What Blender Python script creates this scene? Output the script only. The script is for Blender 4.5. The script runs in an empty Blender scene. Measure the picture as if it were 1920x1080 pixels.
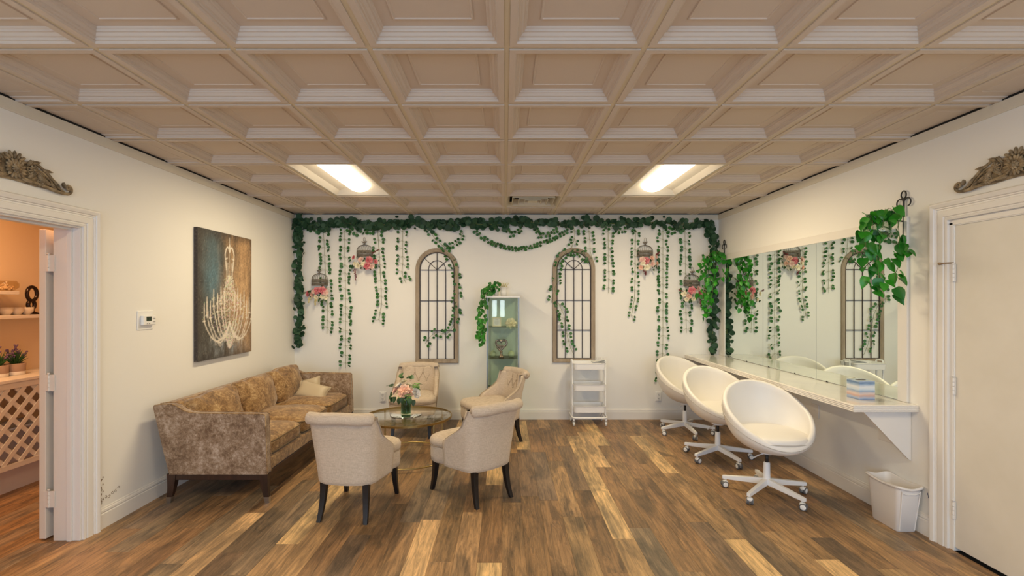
import bpy, math, random
from mathutils import Vector, Matrix, Euler
random.seed(7)
PI = math.pi
C = bpy.context.scene.collection
S = bpy.context.scene

# ---------------------------------------------------------------- camera, world, big lights, exposure
FL, VX, VY, CH = 907.0, 947.0, 563.0, 1.552        # focal length and vanishing point (1920 px frame), eye height
XL, XR, YB, YF = -2.745, 2.785, 6.31, -2.6         # left, right, back and rear walls
ZC = CH + 1.12                                     # ceiling grid
cam_d = bpy.data.cameras.new('camera'); cam = bpy.data.objects.new('camera', cam_d); C.objects.link(cam)
cam.location = (0, 0, CH); cam.rotation_euler = (PI/2, 0, 0)
cam_d.sensor_width = 36; cam_d.lens = 36*FL/1920
cam_d.shift_x = (960-VX)/1920; cam_d.shift_y = (VY-540)/1920
cam_d.clip_start = .05
S.camera = cam
S.view_settings.view_transform = 'Standard'; S.view_settings.look = 'None'
S.view_settings.gamma = 1; S.view_settings.use_curve_mapping = False
S.view_settings.exposure = 0.0
w = bpy.data.worlds.new('world'); S.world = w; w.use_nodes = True
w.node_tree.nodes['Background'].inputs[0].default_value = (.62, .78, 1, 1)
w.node_tree.nodes['Background'].inputs[1].default_value = 1.0
LAMP_W, LAMP_COL, LENS_POWER = 32.5, (1.0, .81, .49), 4.2
WIN_W, WIN_COL = 54, (.48, .72, 1.0)
def area(name, loc, rot, sx, sy, power, col):
    d = bpy.data.lights.new(name, 'AREA'); d.shape = 'RECTANGLE'; d.size = sx; d.size_y = sy; d.energy = power; d.color = col
    o = bpy.data.objects.new(name, d); C.objects.link(o); o.location = loc; o.rotation_euler = rot
    return o
# daylight entering by the two storefront windows in the rear wall behind the camera
for wx in (-1.6, 1.6):
    area('window_daylight', (wx, YF+.06, 1.35), (PI/2, 0, 0), 1.9, 1.9, WIN_W, WIN_COL)
for wx in (-.32, -.08):                # two narrow panes of the rear door
    area('door_pane_daylight', (wx, YF+.06, 1.30), (PI/2, 0, 0), .13, .5, 1.4, (.85, .93, 1.0))
# warm lamp of the small side room
area('side_room_lamp', (-3.75, 3.2, 2.5), (0, 0, 0), .5, .5, 30, (1.0, .56, .27))

# ---------------------------------------------------------------- helpers
def FP(px, py):                       # a point of the floor
    Y = FL*CH/(py-VY); return ((px-VX)*Y/FL, Y)
def AT(px, py, Y):                    # a point at depth Y
    return ((px-VX)*Y/FL, Y, CH-(py-VY)*Y/FL)
def RW(px, py, X=XR):
    Y = FL*X/(px-VX); return (X, Y, CH-(py-VY)*Y/FL)
def LW(px, py, X=XL):
    Y = FL*X/(px-VX); return (X, Y, CH-(py-VY)*Y/FL)

class MB:
    def __init__(s): s.v = []; s.f = []; s.s = []; s.m = []
    def add(s, vs, fs, smooth=False, M=None, mi=0):
        b = len(s.v)
        for p in vs:
            p = Vector(p)
            s.v.append(tuple(M @ p) if M else tuple(p))
        for f in fs:
            s.f.append(tuple(i+b for i in f)); s.s.append(smooth); s.m.append(mi)
        return s
    def box(s, x0, x1, y0, y1, z0, z1, M=None, mi=0):
        return s.add([(x0,y0,z0),(x1,y0,z0),(x1,y1,z0),(x0,y1,z0),(x0,y0,z1),(x1,y0,z1),(x1,y1,z1),(x0,y1,z1)],
            [(0,3,2,1),(4,5,6,7),(0,1,5,4),(1,2,6,5),(2,3,7,6),(3,0,4,7)], False, M, mi)
    def prism(s, poly, vec, smooth=False, M=None, mi=0):
        n = len(poly); v = Vector(vec)
        P = [Vector(p) for p in poly]
        vs = P+[p+v for p in P]
        s.add(vs, [tuple(range(n))[::-1], tuple(range(n, 2*n))], False, M, mi)
        return s.add(vs, [(i, (i+1) % n, n+(i+1) % n, n+i) for i in range(n)], smooth, M, mi)
    def tube(s, pts, r, n=8, closed=False, M=None, mi=0, flat=1.0):
        P = [Vector(p) for p in pts]; k = len(P)
        rs = r if isinstance(r, (list, tuple)) else [r]*k
        T = []
        for i in range(k):
            a = P[(i-1) % k] if (closed or i > 0) else P[i]
            b = P[(i+1) % k] if (closed or i < k-1) else P[i]
            T.append((b-a).normalized() if (b-a).length > 1e-9 else Vector((0,0,1)))
        u = T[0].orthogonal().normalized(); vs = []
        for i in range(k):
            u = (u-T[i]*u.dot(T[i])).normalized(); w_ = T[i].cross(u)
            for j in range(n):
                a = 2*PI*j/n
                vs.append(P[i]+u*(math.cos(a)*rs[i])+w_*(math.sin(a)*rs[i]*flat))
        fs = []
        for i in range(k if closed else k-1):
            i2 = (i+1) % k
            for j in range(n):
                fs.append((i*n+j, i*n+(j+1) % n, i2*n+(j+1) % n, i2*n+j))
        s.add(vs, fs, True, M, mi)
        if not closed:
            s.add(vs[:n], [tuple(range(n))[::-1]], False, M, mi); s.add(vs[-n:], [tuple(range(n))], False, M, mi)
        return s
    def lathe(s, prof, n=24, c=(0,0,0), M=None, a0=0, a1=2*PI, smooth=True, mi=0, sx=1, sy=1):
        full = abs(a1-a0-2*PI) < 1e-6; cols = n if full else n+1
        vs = []
        for (r, z) in prof:
            for j in range(cols):
                a = a0+(a1-a0)*j/n
                vs.append((c[0]+r*math.cos(a)*sx, c[1]+r*math.sin(a)*sy, c[2]+z))
        fs = []
        for i in range(len(prof)-1):
            for j in range(n):
                j2 = (j+1) % cols
                fs.append((i*cols+j, i*cols+j2, (i+1)*cols+j2, (i+1)*cols+j))
        s.add(vs, fs, smooth, M, mi)
        if full:
            if prof[0][0] > 1e-5: s.add(vs[:cols], [tuple(range(cols))[::-1]], False, M, mi)
            if prof[-1][0] > 1e-5: s.add(vs[-cols:], [tuple(range(cols))], False, M, mi)
        return s
    def sup(s, c, abc, e1=.5, e2=.5, nu=24, nv=12, M=None, mi=0, fn=None):
        def pw(x, e): return math.copysign(abs(x)**e, x)
        vs = []
        for i in range(nv+1):
            t = -PI/2+PI*i/nv
            for j in range(nu):
                a = 2*PI*j/nu
                x = pw(math.cos(t), e1)*pw(math.cos(a), e2); y = pw(math.cos(t), e1)*pw(math.sin(a), e2); z = pw(math.sin(t), e1)
                p = [x*abc[0], y*abc[1], z*abc[2]]
                if fn: p = fn(x, y, z, p)
                vs.append((c[0]+p[0], c[1]+p[1], c[2]+p[2]))
        fs = [(i*nu+j, i*nu+(j+1) % nu, (i+1)*nu+(j+1) % nu, (i+1)*nu+j) for i in range(nv) for j in range(nu)]
        return s.add(vs, fs, True, M, mi)
    def sweep(s, loops, closed_u=False, smooth=True, M=None, mi=0, closed_v=True):
        n = len(loops[0]); vs = [p for l in loops for p in l]; k = len(loops); fs = []
        for i in range(k if closed_u else k-1):
            i2 = (i+1) % k
            for j in range(n if closed_v else n-1):
                fs.append((i*n+j, i*n+(j+1) % n, i2*n+(j+1) % n, i2*n+j))
        return s.add(vs, fs, smooth, M, mi)
    def mesh(s, name, mats):
        me = bpy.data.meshes.new(name); me.from_pydata(s.v, [], s.f)
        me.polygons.foreach_set('use_smooth', s.s)
        if not isinstance(mats, (list, tuple)): mats = [mats]
        for m in mats: me.materials.append(m)
        if len(mats) > 1: me.polygons.foreach_set('material_index', s.m)
        me.update(); return me
    def build(s, name, mats, parent=None, bevel=0, seg=2, M=None, sub=0, weld=False):
        o = bpy.data.objects.new(name, s.mesh(name, mats)); C.objects.link(o)
        if parent: o.parent = parent
        if M: o.matrix_local = M
        if weld or sub:
            md = o.modifiers.new('weld', 'WELD'); md.merge_threshold = 1e-5
        if bevel:
            md = o.modifiers.new('bevel', 'BEVEL'); md.width = bevel; md.segments = seg; md.limit_method = 'ANGLE'; md.angle_limit = .6
        if sub:
            md = o.modifiers.new('sub', 'SUBSURF'); md.levels = sub; md.render_levels = sub
        return o

def tag(o, label, cat, group=None):
    o['label'] = label; o['category'] = cat
    if group: o['group'] = group
    return o
def thing(name, label, cat, loc=(0,0,0), rz=0, group=None):
    o = bpy.data.objects.new(name, None); o.empty_display_size = .1; C.objects.link(o)
    o.location = loc; o.rotation_euler = (0,0,rz); return tag(o, label, cat, group)
def struct(o): o['kind'] = 'structure'; return o
def stuff(o): o['kind'] = 'stuff'; return o
def kid(me, name, parent, M=None, color=None):
    o = bpy.data.objects.new(name, me); C.objects.link(o); o.parent = parent
    if M is not None: o.matrix_local = M
    if color: o.color = color
    return o
def dup(root, loc, rz, label):
    r = root.copy(); C.objects.link(r); r.location = loc; r.rotation_euler = (0,0,rz); r['label'] = label
    for ch in list(root.children):
        c = ch.copy(); C.objects.link(c); c.parent = r
        for g in list(ch.children):
            d = g.copy(); C.objects.link(d); d.parent = c
    return r
def TR(x, y, z): return Matrix.Translation((x, y, z))
def RZ(a): return Matrix.Rotation(a, 4, 'Z')
def RX(a): return Matrix.Rotation(a, 4, 'X')
def RY(a): return Matrix.Rotation(a, 4, 'Y')
def SC(a, b=None, c=None): return Matrix.Diagonal((a, b or a, c or a, 1))
def U(a, b): return random.uniform(a, b)

# ---------------------------------------------------------------- materials
def mat(name, col, rough=.5, metal=0, **k):
    m = bpy.data.materials.new(name); m.use_nodes = True; nt = m.node_tree; b = nt.nodes['Principled BSDF']
    b.inputs['Base Color'].default_value = (*col, 1); b.inputs['Roughness'].default_value = rough; b.inputs['Metallic'].default_value = metal
    if 'spec' in k: b.inputs['Specular IOR Level'].default_value = k['spec']
    if 'coat' in k: b.inputs['Coat Weight'].default_value = k['coat']; b.inputs['Coat Roughness'].default_value = .1
    if 'sheen' in k: b.inputs['Sheen Weight'].default_value = k['sheen']; b.inputs['Sheen Roughness'].default_value = .4
    if 'trans' in k: b.inputs['Subsurface Weight'].default_value = 0
    N = nt.nodes; L = nt.links
    if 'noise' in k:      # second colour, scale(s), detail, lo, hi
        c2, sc, det, lo, hi = k['noise']
        tc = N.new('ShaderNodeTexCoord'); mp = N.new('ShaderNodeMapping'); nz = N.new('ShaderNodeTexNoise'); cr = N.new('ShaderNodeValToRGB')
        if isinstance(sc, (int, float)): sc = (sc,)*3
        mp.inputs['Scale'].default_value = sc; nz.inputs['Scale'].default_value = 1; nz.inputs['Detail'].default_value = det
        nz.inputs['Roughness'].default_value = .65
        L.new(tc.outputs['Object'], mp.inputs[0]); L.new(mp.outputs[0], nz.inputs['Vector']); L.new(nz.outputs['Fac'], cr.inputs[0])
        cr.color_ramp.elements[0].position = lo; cr.color_ramp.elements[1].position = hi
        cr.color_ramp.elements[0].color = (*col, 1); cr.color_ramp.elements[1].color = (*c2, 1)
        L.new(cr.outputs[0], b.inputs['Base Color'])
    if 'bump' in k:
        sc, st, dist = k['bump']
        tc = N.new('ShaderNodeTexCoord'); mp = N.new('ShaderNodeMapping'); nz = N.new('ShaderNodeTexNoise'); bp = N.new('ShaderNodeBump')
        if isinstance(sc, (int, float)): sc = (sc,)*3
        mp.inputs['Scale'].default_value = sc; nz.inputs['Scale'].default_value = 1; nz.inputs['Detail'].default_value = 3
        bp.inputs['Strength'].default_value = st; bp.inputs['Distance'].default_value = dist
        L.new(tc.outputs['Object'], mp.inputs[0]); L.new(mp.outputs[0], nz.inputs['Vector']); L.new(nz.outputs['Fac'], bp.inputs['Height'])
        L.new(bp.outputs[0], b.inputs['Normal'])
    return m
def leaf_mat(name, c1, c2, rough=.5):
    m = mat(name, c1, rough); nt = m.node_tree; N = nt.nodes; L = nt.links; b = N['Principled BSDF']
    oi = N.new('ShaderNodeObjectInfo'); cr = N.new('ShaderNodeValToRGB')
    cr.color_ramp.elements[0].color = (*c1, 1); cr.color_ramp.elements[1].color = (*c2, 1)
    L.new(oi.outputs['Random'], cr.inputs[0]); L.new(cr.outputs[0], b.inputs['Base Color'])
    return m
def glass(name, tint, refl=.12):
    m = bpy.data.materials.new(name); m.use_nodes = True; nt = m.node_tree; N = nt.nodes; L = nt.links
    N.remove(N['Principled BSDF']); out = N['Material Output']
    tr = N.new('ShaderNodeBsdfTransparent'); tr.inputs[0].default_value = (*tint, 1)
    gl = N.new('ShaderNodeBsdfGlossy'); gl.inputs['Roughness'].default_value = .02; gl.inputs[0].default_value = (1, 1, 1, 1)
    lw = N.new('ShaderNodeLayerWeight'); lw.inputs['Blend'].default_value = .5
    pw = N.new('ShaderNodeMath'); pw.operation = 'POWER'; pw.inputs[1].default_value = 4.5; L.new(lw.outputs['Facing'], pw.inputs[0])
    fr = N.new('ShaderNodeMapRange'); fr.inputs[3].default_value = .03; fr.inputs[4].default_value = refl+.35; L.new(pw.outputs[0], fr.inputs[0])
    mx = N.new('ShaderNodeMixShader'); L.new(fr.outputs[0], mx.inputs[0]); L.new(tr.outputs[0], mx.inputs[1]); L.new(gl.outputs[0], mx.inputs[2])
    L.new(mx.outputs[0], out.inputs[0]); return m
def emis(name, col, st):
    m = bpy.data.materials.new(name); m.use_nodes = True; N = m.node_tree.nodes; b = N['Principled BSDF']
    b.inputs['Base Color'].default_value = (*col, 1); b.inputs['Emission Color'].default_value = (*col, 1); b.inputs['Emission Strength'].default_value = st
    return m

M_wall = mat('wall_paint', (.85, .83, .80), .75)
M_trim = mat('trim_paint', (.80, .765, .73), .38)
M_door = mat('door_paint', (.76, .72, .66), .5, noise=((.70, .66, .59), 3, 3, .35, .75))
M_tile = mat('ceiling_tile', (.62, .52, .43), .75)
M_grid = mat('ceiling_grid', (.66, .56, .40), .6)
M_band = mat('wall_band', (.74, .68, .57), .7)
M_dark = mat('dark_backing', (.02, .018, .015), .9)  # near-black backing; also stands for unlit depth behind gaps
M_lens = emis('lamp_lens', (1.0, .88, .68), LENS_POWER)
M_tray = mat('lamp_tray', (.85, .78, .66), .5)
M_steel = mat('steel', (.55, .55, .57), .3, 1)
M_chrome = mat('chrome', (.8, .8, .82), .12, 1)
M_black = mat('black_metal', (.012, .010, .010), .45)
M_iron = mat('iron', (.03, .022, .022), .5)
M_white = mat('white_plastic', (.84, .83, .82), .35)
M_whitem = mat('white_metal', (.88, .88, .90), .35)
M_sideroom = mat('side_room_paint', (.86, .68, .46), .75)
M_brass = mat('antique_brass', (.42, .30, .12), .35, 1)
# ================================================================ SETTING
# floor: a dark underlay and one plank per board
struct(MB().box(XL-.2, XR+.2, YF, YB+.1, -.06, -.012).build('floor', M_dark))
FLOOR = bpy.data.objects['floor']
def plank_mat():
    m = mat('plank', (.4, .3, .2), .42); nt = m.node_tree; N = nt.nodes; L = nt.links; b = N['Principled BSDF']
    oi = N.new('ShaderNodeObjectInfo'); tc = N.new('ShaderNodeTexCoord')
    mul = N.new('ShaderNodeMath'); mul.operation = 'MULTIPLY'; mul.inputs[1].default_value = 57.0
    comb = N.new('ShaderNodeCombineXYZ'); L.new(oi.outputs['Random'], mul.inputs[0])
    for i in range(3): L.new(mul.outputs[0], comb.inputs[i])
    add = N.new('ShaderNodeVectorMath'); L.new(tc.outputs['Object'], add.inputs[0]); L.new(comb.outputs[0], add.inputs[1])
    def noise(sc, det, dist=0, rg=.6):
        mp = N.new('ShaderNodeMapping'); mp.inputs['Scale'].default_value = sc; nz = N.new('ShaderNodeTexNoise')
        nz.inputs['Scale'].default_value = 1; nz.inputs['Detail'].default_value = det; nz.inputs['Distortion'].default_value = dist; nz.inputs['Roughness'].default_value = rg
        L.new(add.outputs[0], mp.inputs[0]); L.new(mp.outputs[0], nz.inputs['Vector']); return nz
    def ramp(src, p0, p1, c0, c1):
        r = N.new('ShaderNodeValToRGB'); r.color_ramp.elements[0].position = p0; r.color_ramp.elements[1].position = p1
        r.color_ramp.elements[0].color = (*c0, 1); r.color_ramp.elements[1].color = (*c1, 1); L.new(src, r.inputs[0]); return r
    def mix(kind, fac, a, bb):
        x = N.new('ShaderNodeMix'); x.data_type = 'RGBA'; x.blend_type = kind
        if isinstance(fac, float): x.inputs[0].default_value = fac
        else: L.new(fac, x.inputs[0])
        L.new(a, x.inputs[6])
        if isinstance(bb, tuple): x.inputs[7].default_value = (*bb, 1)
        else: L.new(bb, x.inputs[7])
        return x.outputs[2]
    big = noise((6, 1.9, 1), 4, .8)            # broad dark smoky areas
    mid = noise((30, 2.2, 1), 6, 1.6, .72)      # streaks
    fine = noise((95, 7, 1), 6, 4.5, .75)      # pale cerused grain
    r1 = ramp(big.outputs['Fac'], .38, .66, (0, 0, 0), (1, 1, 1))
    c = mix('MULTIPLY', .75, oi.outputs['Color'], ramp(big.outputs['Fac'], .36, .56, (.40, .41, .44), (1.15, 1.08, 1.0)).outputs[0])
    c = mix('MULTIPLY', .8, c, ramp(mid.outputs['Fac'], .38, .62, (.42, .42, .42), (1.34, 1.28, 1.16)).outputs[0])
    c = mix('MIX', ramp(fine.outputs['Fac'], .58, .68, (0, 0, 0), (.5, .5, .5)).outputs[0], c, (.56, .43, .29))
    L.new(c, b.inputs['Base Color'])
    rr = N.new('ShaderNodeMapRange'); L.new(mid.outputs['Fac'], rr.inputs[0]); rr.inputs[3].default_value = .36; rr.inputs[4].default_value = .56
    L.new(rr.outputs[0], b.inputs['Roughness'])
    bp = N.new('ShaderNodeBump'); bp.inputs['Strength'].default_value = .25; bp.inputs['Distance'].default_value = .002
    L.new(fine.outputs['Fac'], bp.inputs['Height']); L.new(bp.outputs[0], b.inputs['Normal'])
    return m
M_plank = plank_mat()
def plank_mesh(wd, ln):
    g = .0002; c = .0009; h = wd/2-g; e = ln/2-g; mb = MB()
    z = 0.0
    vs = [(-h,-e,-.012),(h,-e,-.012),(h,e,-.012),(-h,e,-.012),(-h,-e,z-c),(h,-e,z-c),(h,e,z-c),(-h,e,z-c),
          (-h+c,-e+c,z),(h-c,-e+c,z),(h-c,e-c,z),(-h+c,e-c,z)]
    fs = [(0,1,5,4),(1,2,6,5),(2,3,7,6),(3,0,4,7),(4,5,9,8),(5,6,10,9),(6,7,11,10),(7,4,8,11),(8,9,10,11)]
    return mb.add(vs, fs).mesh('plank', M_plank)
PW, PLN, PX0 = .144, 1.2, .70
LIGHT, MEDL, MED, BRN, DRK, GRY = (.68,.475,.26,1), (.43,.285,.155,1), (.35,.22,.118,1), (.31,.19,.10,1), (.215,.15,.10,1), (.29,.215,.15,1)
joint = {0:3.148, -2:3.47, 1:4.5, 5:4.34, 2:5.166, -4:5.03, -9:3.42, -15:3.08, -18:3.535, -14:3.42, -12:3.2, 7:3.25, 6:3.6, -1:3.95, -3:3.75}
known = {(0,3.148):LIGHT, (-2,3.47):MEDL, (1,4.5):LIGHT, (5,4.34):LIGHT, (5,3.14):MEDL, (2,5.166):LIGHT, (-4,5.03):LIGHT, (-9,2.22):LIGHT,
         (-15,3.08):LIGHT, (-18,2.335):LIGHT, (-14,2.22):MEDL, (-12,2.0):DRK, (7,2.05):MEDL, (5,1.94):LIGHT, (0,1.948):MEDL, (-8,2.2):GRY}
pcache = {}
rp = random.Random(21)
def add_plank(x0, x1, y0, y1, col, parent):
    key = (round(x1-x0, 3), round(y1-y0, 3))
    if key not in pcache: pcache[key] = plank_mesh(x1-x0, y1-y0)
    o = kid(pcache[key], 'plank', parent, TR((x0+x1)/2, (y0+y1)/2, 0)); o.color = col; return o
k0 = math.floor((XL-PX0)/PW); k1 = math.ceil((XR-PX0)/PW)
prev = None
for k in range(k0, k1):
    x0 = max(XL, PX0+k*PW); x1 = min(XR, PX0+(k+1)*PW)
    if x1-x0 < .01: continue
    j = joint.get(k)
    if j is None:
        j = rp.uniform(0, PLN)
        while prev is not None and min(abs(((j-prev) % PLN)), PLN-abs((j-prev) % PLN)) < .22: j = rp.uniform(0, PLN)
    prev = j
    y = j-PLN*math.ceil((j-1.55)/PLN)
    while y < YB-.01:
        ya, yb = max(y, 1.5), min(y+PLN, YB)
        col = None
        for (kk, yy), cc in known.items():
            if kk == k and abs(yy-y) < .06: col = cc
        if col is None:
            col = rp.choices([LIGHT, MEDL, MED, BRN, DRK, GRY], [.5, 1.6, 3.6, 3.2, 1.6, 1.8])[0]
        t = rp.uniform(.82, 1.0); col = (col[0]*t, col[1]*t*rp.uniform(.97, 1.03), col[2]*t, 1)
        if yb-ya > .02: add_plank(x0, x1, ya, yb, col, FLOOR)
        y += PLN
M_floor2 = M_plank.copy()
nearf = MB().box(XL, XR, YF, 1.5, -.012, 0).build('floor_boards', M_floor2, FLOOR); nearf.color = MED; stuff(nearf)

# ceiling
TS, TX0 = .6096, .008
TY0 = 3.970
def tile_mesh(cx0, cx1, cy0, cy1, flat=False):
    """coffered tile, local origin at the tile centre, clipped to the given local limits"""
    h = TS/2-.0125
    prof = [(h, .0), (h, -.007), (h-.030, -.007), (h-.033, .004), (h-.039, .006), (h-.041, .018), (h-.049, .022), (h-.057, .036),
            (h-.063, .038), (h-.065, .048), (h-.070, .052), (h-.072, .060), (h-.124, .060), (h-.127, .053), (h-.133, .053), (h-.137, .058)]
    prof = [(r, z*.76 if z > 0 else z) for r, z in prof]
    if flat: prof = [(h, .0), (h, -.007), (h-.030, -.007), (h-.033, .003), (h-.060, .006), (h-.064, .010), (h-.120, .010), (h-.124, .014), (h-.130, .010)]
    vs = []; fs = []
    for (r, z) in prof: vs += [(-r,-r,z),(r,-r,z),(r,r,z),(-r,r,z)]
    for i in range(len(prof)-1):
        for j in range(4): fs.append((i*4+j, i*4+(j+1) % 4, (i+1)*4+(j+1) % 4, (i+1)*4+j))
    n = len(prof)-1; fs.append((n*4, n*4+1, n*4+2, n*4+3))
    import bmesh
    me = MB().add(vs, fs).mesh('ceiling_tile', M_tile)
    bm = bmesh.new(); bm.from_mesh(me)
    for co, no, on in (((cx0,0,0),(-1,0,0),cx0 > -h), ((cx1,0,0),(1,0,0),cx1 < h), ((0,cy0,0),(0,-1,0),cy0 > -h), ((0,cy1,0),(0,1,0),cy1 < h)):
        if on: bmesh.ops.bisect_plane(bm, geom=bm.verts[:]+bm.edges[:]+bm.faces[:], plane_co=co, plane_no=no, clear_outer=True)
    for f in bm.faces: f.normal_flip()
    bm.to_mesh(me); bm.free(); return me
deck = struct(MB().box(XL-.2, XR+.2, YF, YB+.1, ZC+.14, ZC+.2).build('ceiling', M_dark))
cols = range(math.floor((XL-TX0)/TS), math.ceil((XR-TX0)/TS))
rows = range(math.floor((YF-TY0)/TS), math.ceil((YB-TY0)/TS))
fixt = {(-3, 0), (-3, 1), (2, 0), (2, 1), (-3, -6), (-3, -5), (2, -6), (2, -5), (0, 2)}
tcache = {}; rearv = MB()
for i in cols:
    for j in rows:
        if (i, j) in fixt: continue
        cx, cy = TX0+(i+.5)*TS, TY0+(j+.5)*TS
        edge = i in (cols[0], cols[-1]) or j == rows[-1]
        lim = (round(max(-TS, XL+.0035-cx), 4), round(min(TS, XR-.0035-cx), 4), round(max(-TS, YF-cy), 4), round(min(TS, YB-.006-cy), 4))
        if lim[1]-lim[0] < .03 or lim[3]-lim[2] < .03: continue
        lim = lim+(edge,)
        if lim not in tcache: tcache[lim] = tile_mesh(*lim)
        if cy > 1.2:
            kid(tcache[lim], 'ceiling_tile', deck, TR(cx, cy, ZC))
        else:
            me = tcache[lim]; rearv.add([v.co for v in me.vertices], [tuple(p.vertices) for p in me.polygons], False, TR(cx, cy, ZC))
stuff(rearv.build('ceiling_tiles', M_tile, deck))
for i in cols:
    x = TX0+i*TS
    if XL+.02 < x < XR-.02:
        kid(MB().box(x-.012, x+.012, YF, YB-.004, ZC-.001, ZC+.03).mesh('grid_runner', M_grid), 'grid_runner', deck)
for j in rows:
    y = TY0+j*TS
    if YF+.02 < y < YB-.02:
        g = MB()
        segs = [(XL+.004, XR-.004)]
        if j in (1, -5): segs = [(XL+.004, TX0-3*TS-.012), (TX0-2*TS+.012, TX0+2*TS-.012), (TX0+3*TS+.012, XR-.004)]
        for a, b_ in segs: g.box(a, b_, y-.012, y+.012, ZC+.0005, ZC+.028)
        kid(g.mesh('cross_runner', M_grid), 'cross_runner', deck)

# walls
DL = (2.31, 3.125, 2.02)          # left doorway: y0, y1, top
DR = (2.185, 3.0, 2.015)          # right doorway
def wall_with_hole(x0, x1, ya, yb, hole, name, m, bev=None):
    mb = MB(); y0, y1, zt = hole
    mb.box(x0, x1, ya, y0, 0, ZC-.002); mb.box(x0, x1, y1, yb, 0, ZC-.002); mb.box(x0, x1, y0, y1, zt, ZC-.002)
    return struct(mb.build(name, m))
wall_with_hole(XL-.15, XL, YF, YB+.1, DL, 'wall_left', M_wall)
wall_with_hole(XR, XR+.15, YF, YB+.1, DR, 'wall_right', M_wall)
struct(MB().box(XL-.15, XR+.15, YB, YB+.1, 0, ZC-.002).build('wall_back', M_wall))
struct(MB().box(XL-.15, XL-.002, YF, YB+.1, ZC-.002, ZC+.14).box(XR+.002, XR+.15, YF, YB+.1, ZC-.002, ZC+.14).box(XL-.15, XR+.15, YB+.002, YB+.1, ZC-.002, ZC+.14).build('ceiling_gap_shade', M_dark))  # near-black strips above the walls: shade in the ceiling edge gaps, done by colour
mb = MB(); mb.box(XL, XR, YF-.1, YF, 0, .35); mb.box(XL, XR, YF-.1, YF, 2.35, ZC+.14)
for a, b_ in ((XL, -2.6), (-.6, .6), (2.6, XR)): mb.box(a, b_, YF-.1, YF, .35, 2.35)
struct(mb.build('wall_rear', M_wall))
for n, wx in ((1, -1.6), (2, 1.6)):
    f = MB()
    f.box(wx-1, wx+1, YF-.07, YF-.02, .35, .42); f.box(wx-1, wx+1, YF-.07, YF-.02, 2.28, 2.35)
    for q in (-1, -.03, .94): f.box(wx+q, wx+q+.06, YF-.07, YF-.02, .42, 2.28)
    struct(f.build('window_%d' % n, M_trim))
d3 = MB().box(-.62, .28, YF, YF+.03, 0, 2.05)
for wx in (-.32, -.08):
    for a, b_, c_, d_ in ((-.085, -.065, 1.03, 1.57), (.065, .085, 1.03, 1.57), (-.085, .085, 1.03, 1.05), (-.085, .085, 1.55, 1.57)): d3.box(wx+a, wx+b_, YF+.03, YF+.075, c_, d_)
struct(d3.build('door_3', M_trim))
# band under the ceiling
for nm, bx in (('trim_1', (XL, XL+.012, YF, YB)), ('trim_2', (XR-.012, XR, YF, YB)), ('trim_3', (XL+.012, XR-.012, YB-.010, YB))):
    struct(MB().box(*bx, ZC-.072, ZC-.006).build(nm, M_band, bevel=.002))
# baseboards: moulded profile (out, z)
BP = [(0,0), (.016,0), (.016,.098), (.012,.102), (.012,.108), (.015,.112), (.013,.124), (.007,.130), (.007,.134), (.004,.139), (0,.139)]
def bb(name, p0, p1, nrm):
    poly = [(p0[0]+nrm[0]*a, p0[1]+nrm[1]*a, z) for a, z in BP]
    struct(MB().prism(poly, (p1[0]-p0[0], p1[1]-p0[1], 0)).build(name, M_trim))
bb('baseboard_left', (XL, 3.245), (XL, YB), (1, 0))
bb('baseboard_right', (XR, 3.15), (XR, YB), (-1, 0))
bb('baseboard_back', (XL+.016, YB), (XR-.016, YB), (0, -1))
bb('baseboard_near_left', (XL, YF), (XL, 2.19), (1, 0))
bb('baseboard_near_right', (XR, YF), (XR, 2.03), (-1, 0))
# door casings, mitred
CP = [(0,0), (0,.018), (.012,.020), (.016,.014), (.022,.014), (.026,.022), (.060,.023), (.064,.017), (.072,.017), (.076,.024), (.082,.024), (.086,.032), (.104,.036), (.112,.034), (.118,.026), (.118,0)]
def casing(name, X, nx, hole, rev=.008, sc=1.0):
    y0, y1, zt = hole; y0 -= rev; y1 += rev; zt += rev; loops = []
    for (yy, k, top) in ((y0, -1, 0), (y0, -1, 1), (y1, 1, 1), (y1, 1, 0)):
        loops.append([(X+nx*t, yy+k*o*sc, (zt+o*sc) if top else 0) for o, t in CP])
    mb = MB(); mb.sweep(loops, smooth=False)
    return struct(mb.build(name, M_trim))
cl = casing('trim_4', XL, 1, DL)
cr_ = casing('trim_5', XR, -1, (DR[0]-.055, DR[1]+.02, DR[2]+.03))
# left jamb: side and head linings, stops
j = MB(); y0, y1, zt = DL
j.box(XL-.17, XL+.004, y1-.003, y1+.012, 0, zt); j.box(XL-.17, XL+.004, y0-.012, y0+.003, 0, zt); j.box(XL-.17, XL+.004, y0, y1, zt-.003, zt+.012)
j.box(XL-.075, XL-.045, y1-.016, y1-.003, 0, zt-.016); j.box(XL-.075, XL-.045, y0+.003, y0+.016, 0, zt-.016); j.box(XL-.075, XL-.045, y0+.003, y1-.003, zt-.016, zt-.003)
struct(j.build('trim_6', M_trim, bevel=.002))
j = MB(); y0, y1, zt = DR
j.box(XR-.004, XR+.15, y1+.004, y1+.03, 0, zt+.02); j.box(XR-.004, XR+.15, y0-.05, y0-.004, 0, zt+.02); j.box(XR-.004, XR+.15, y0-.05, y1+.03, zt+.005, zt+.035)
struct(j.build('trim_7', M_trim, bevel=.002))
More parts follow.
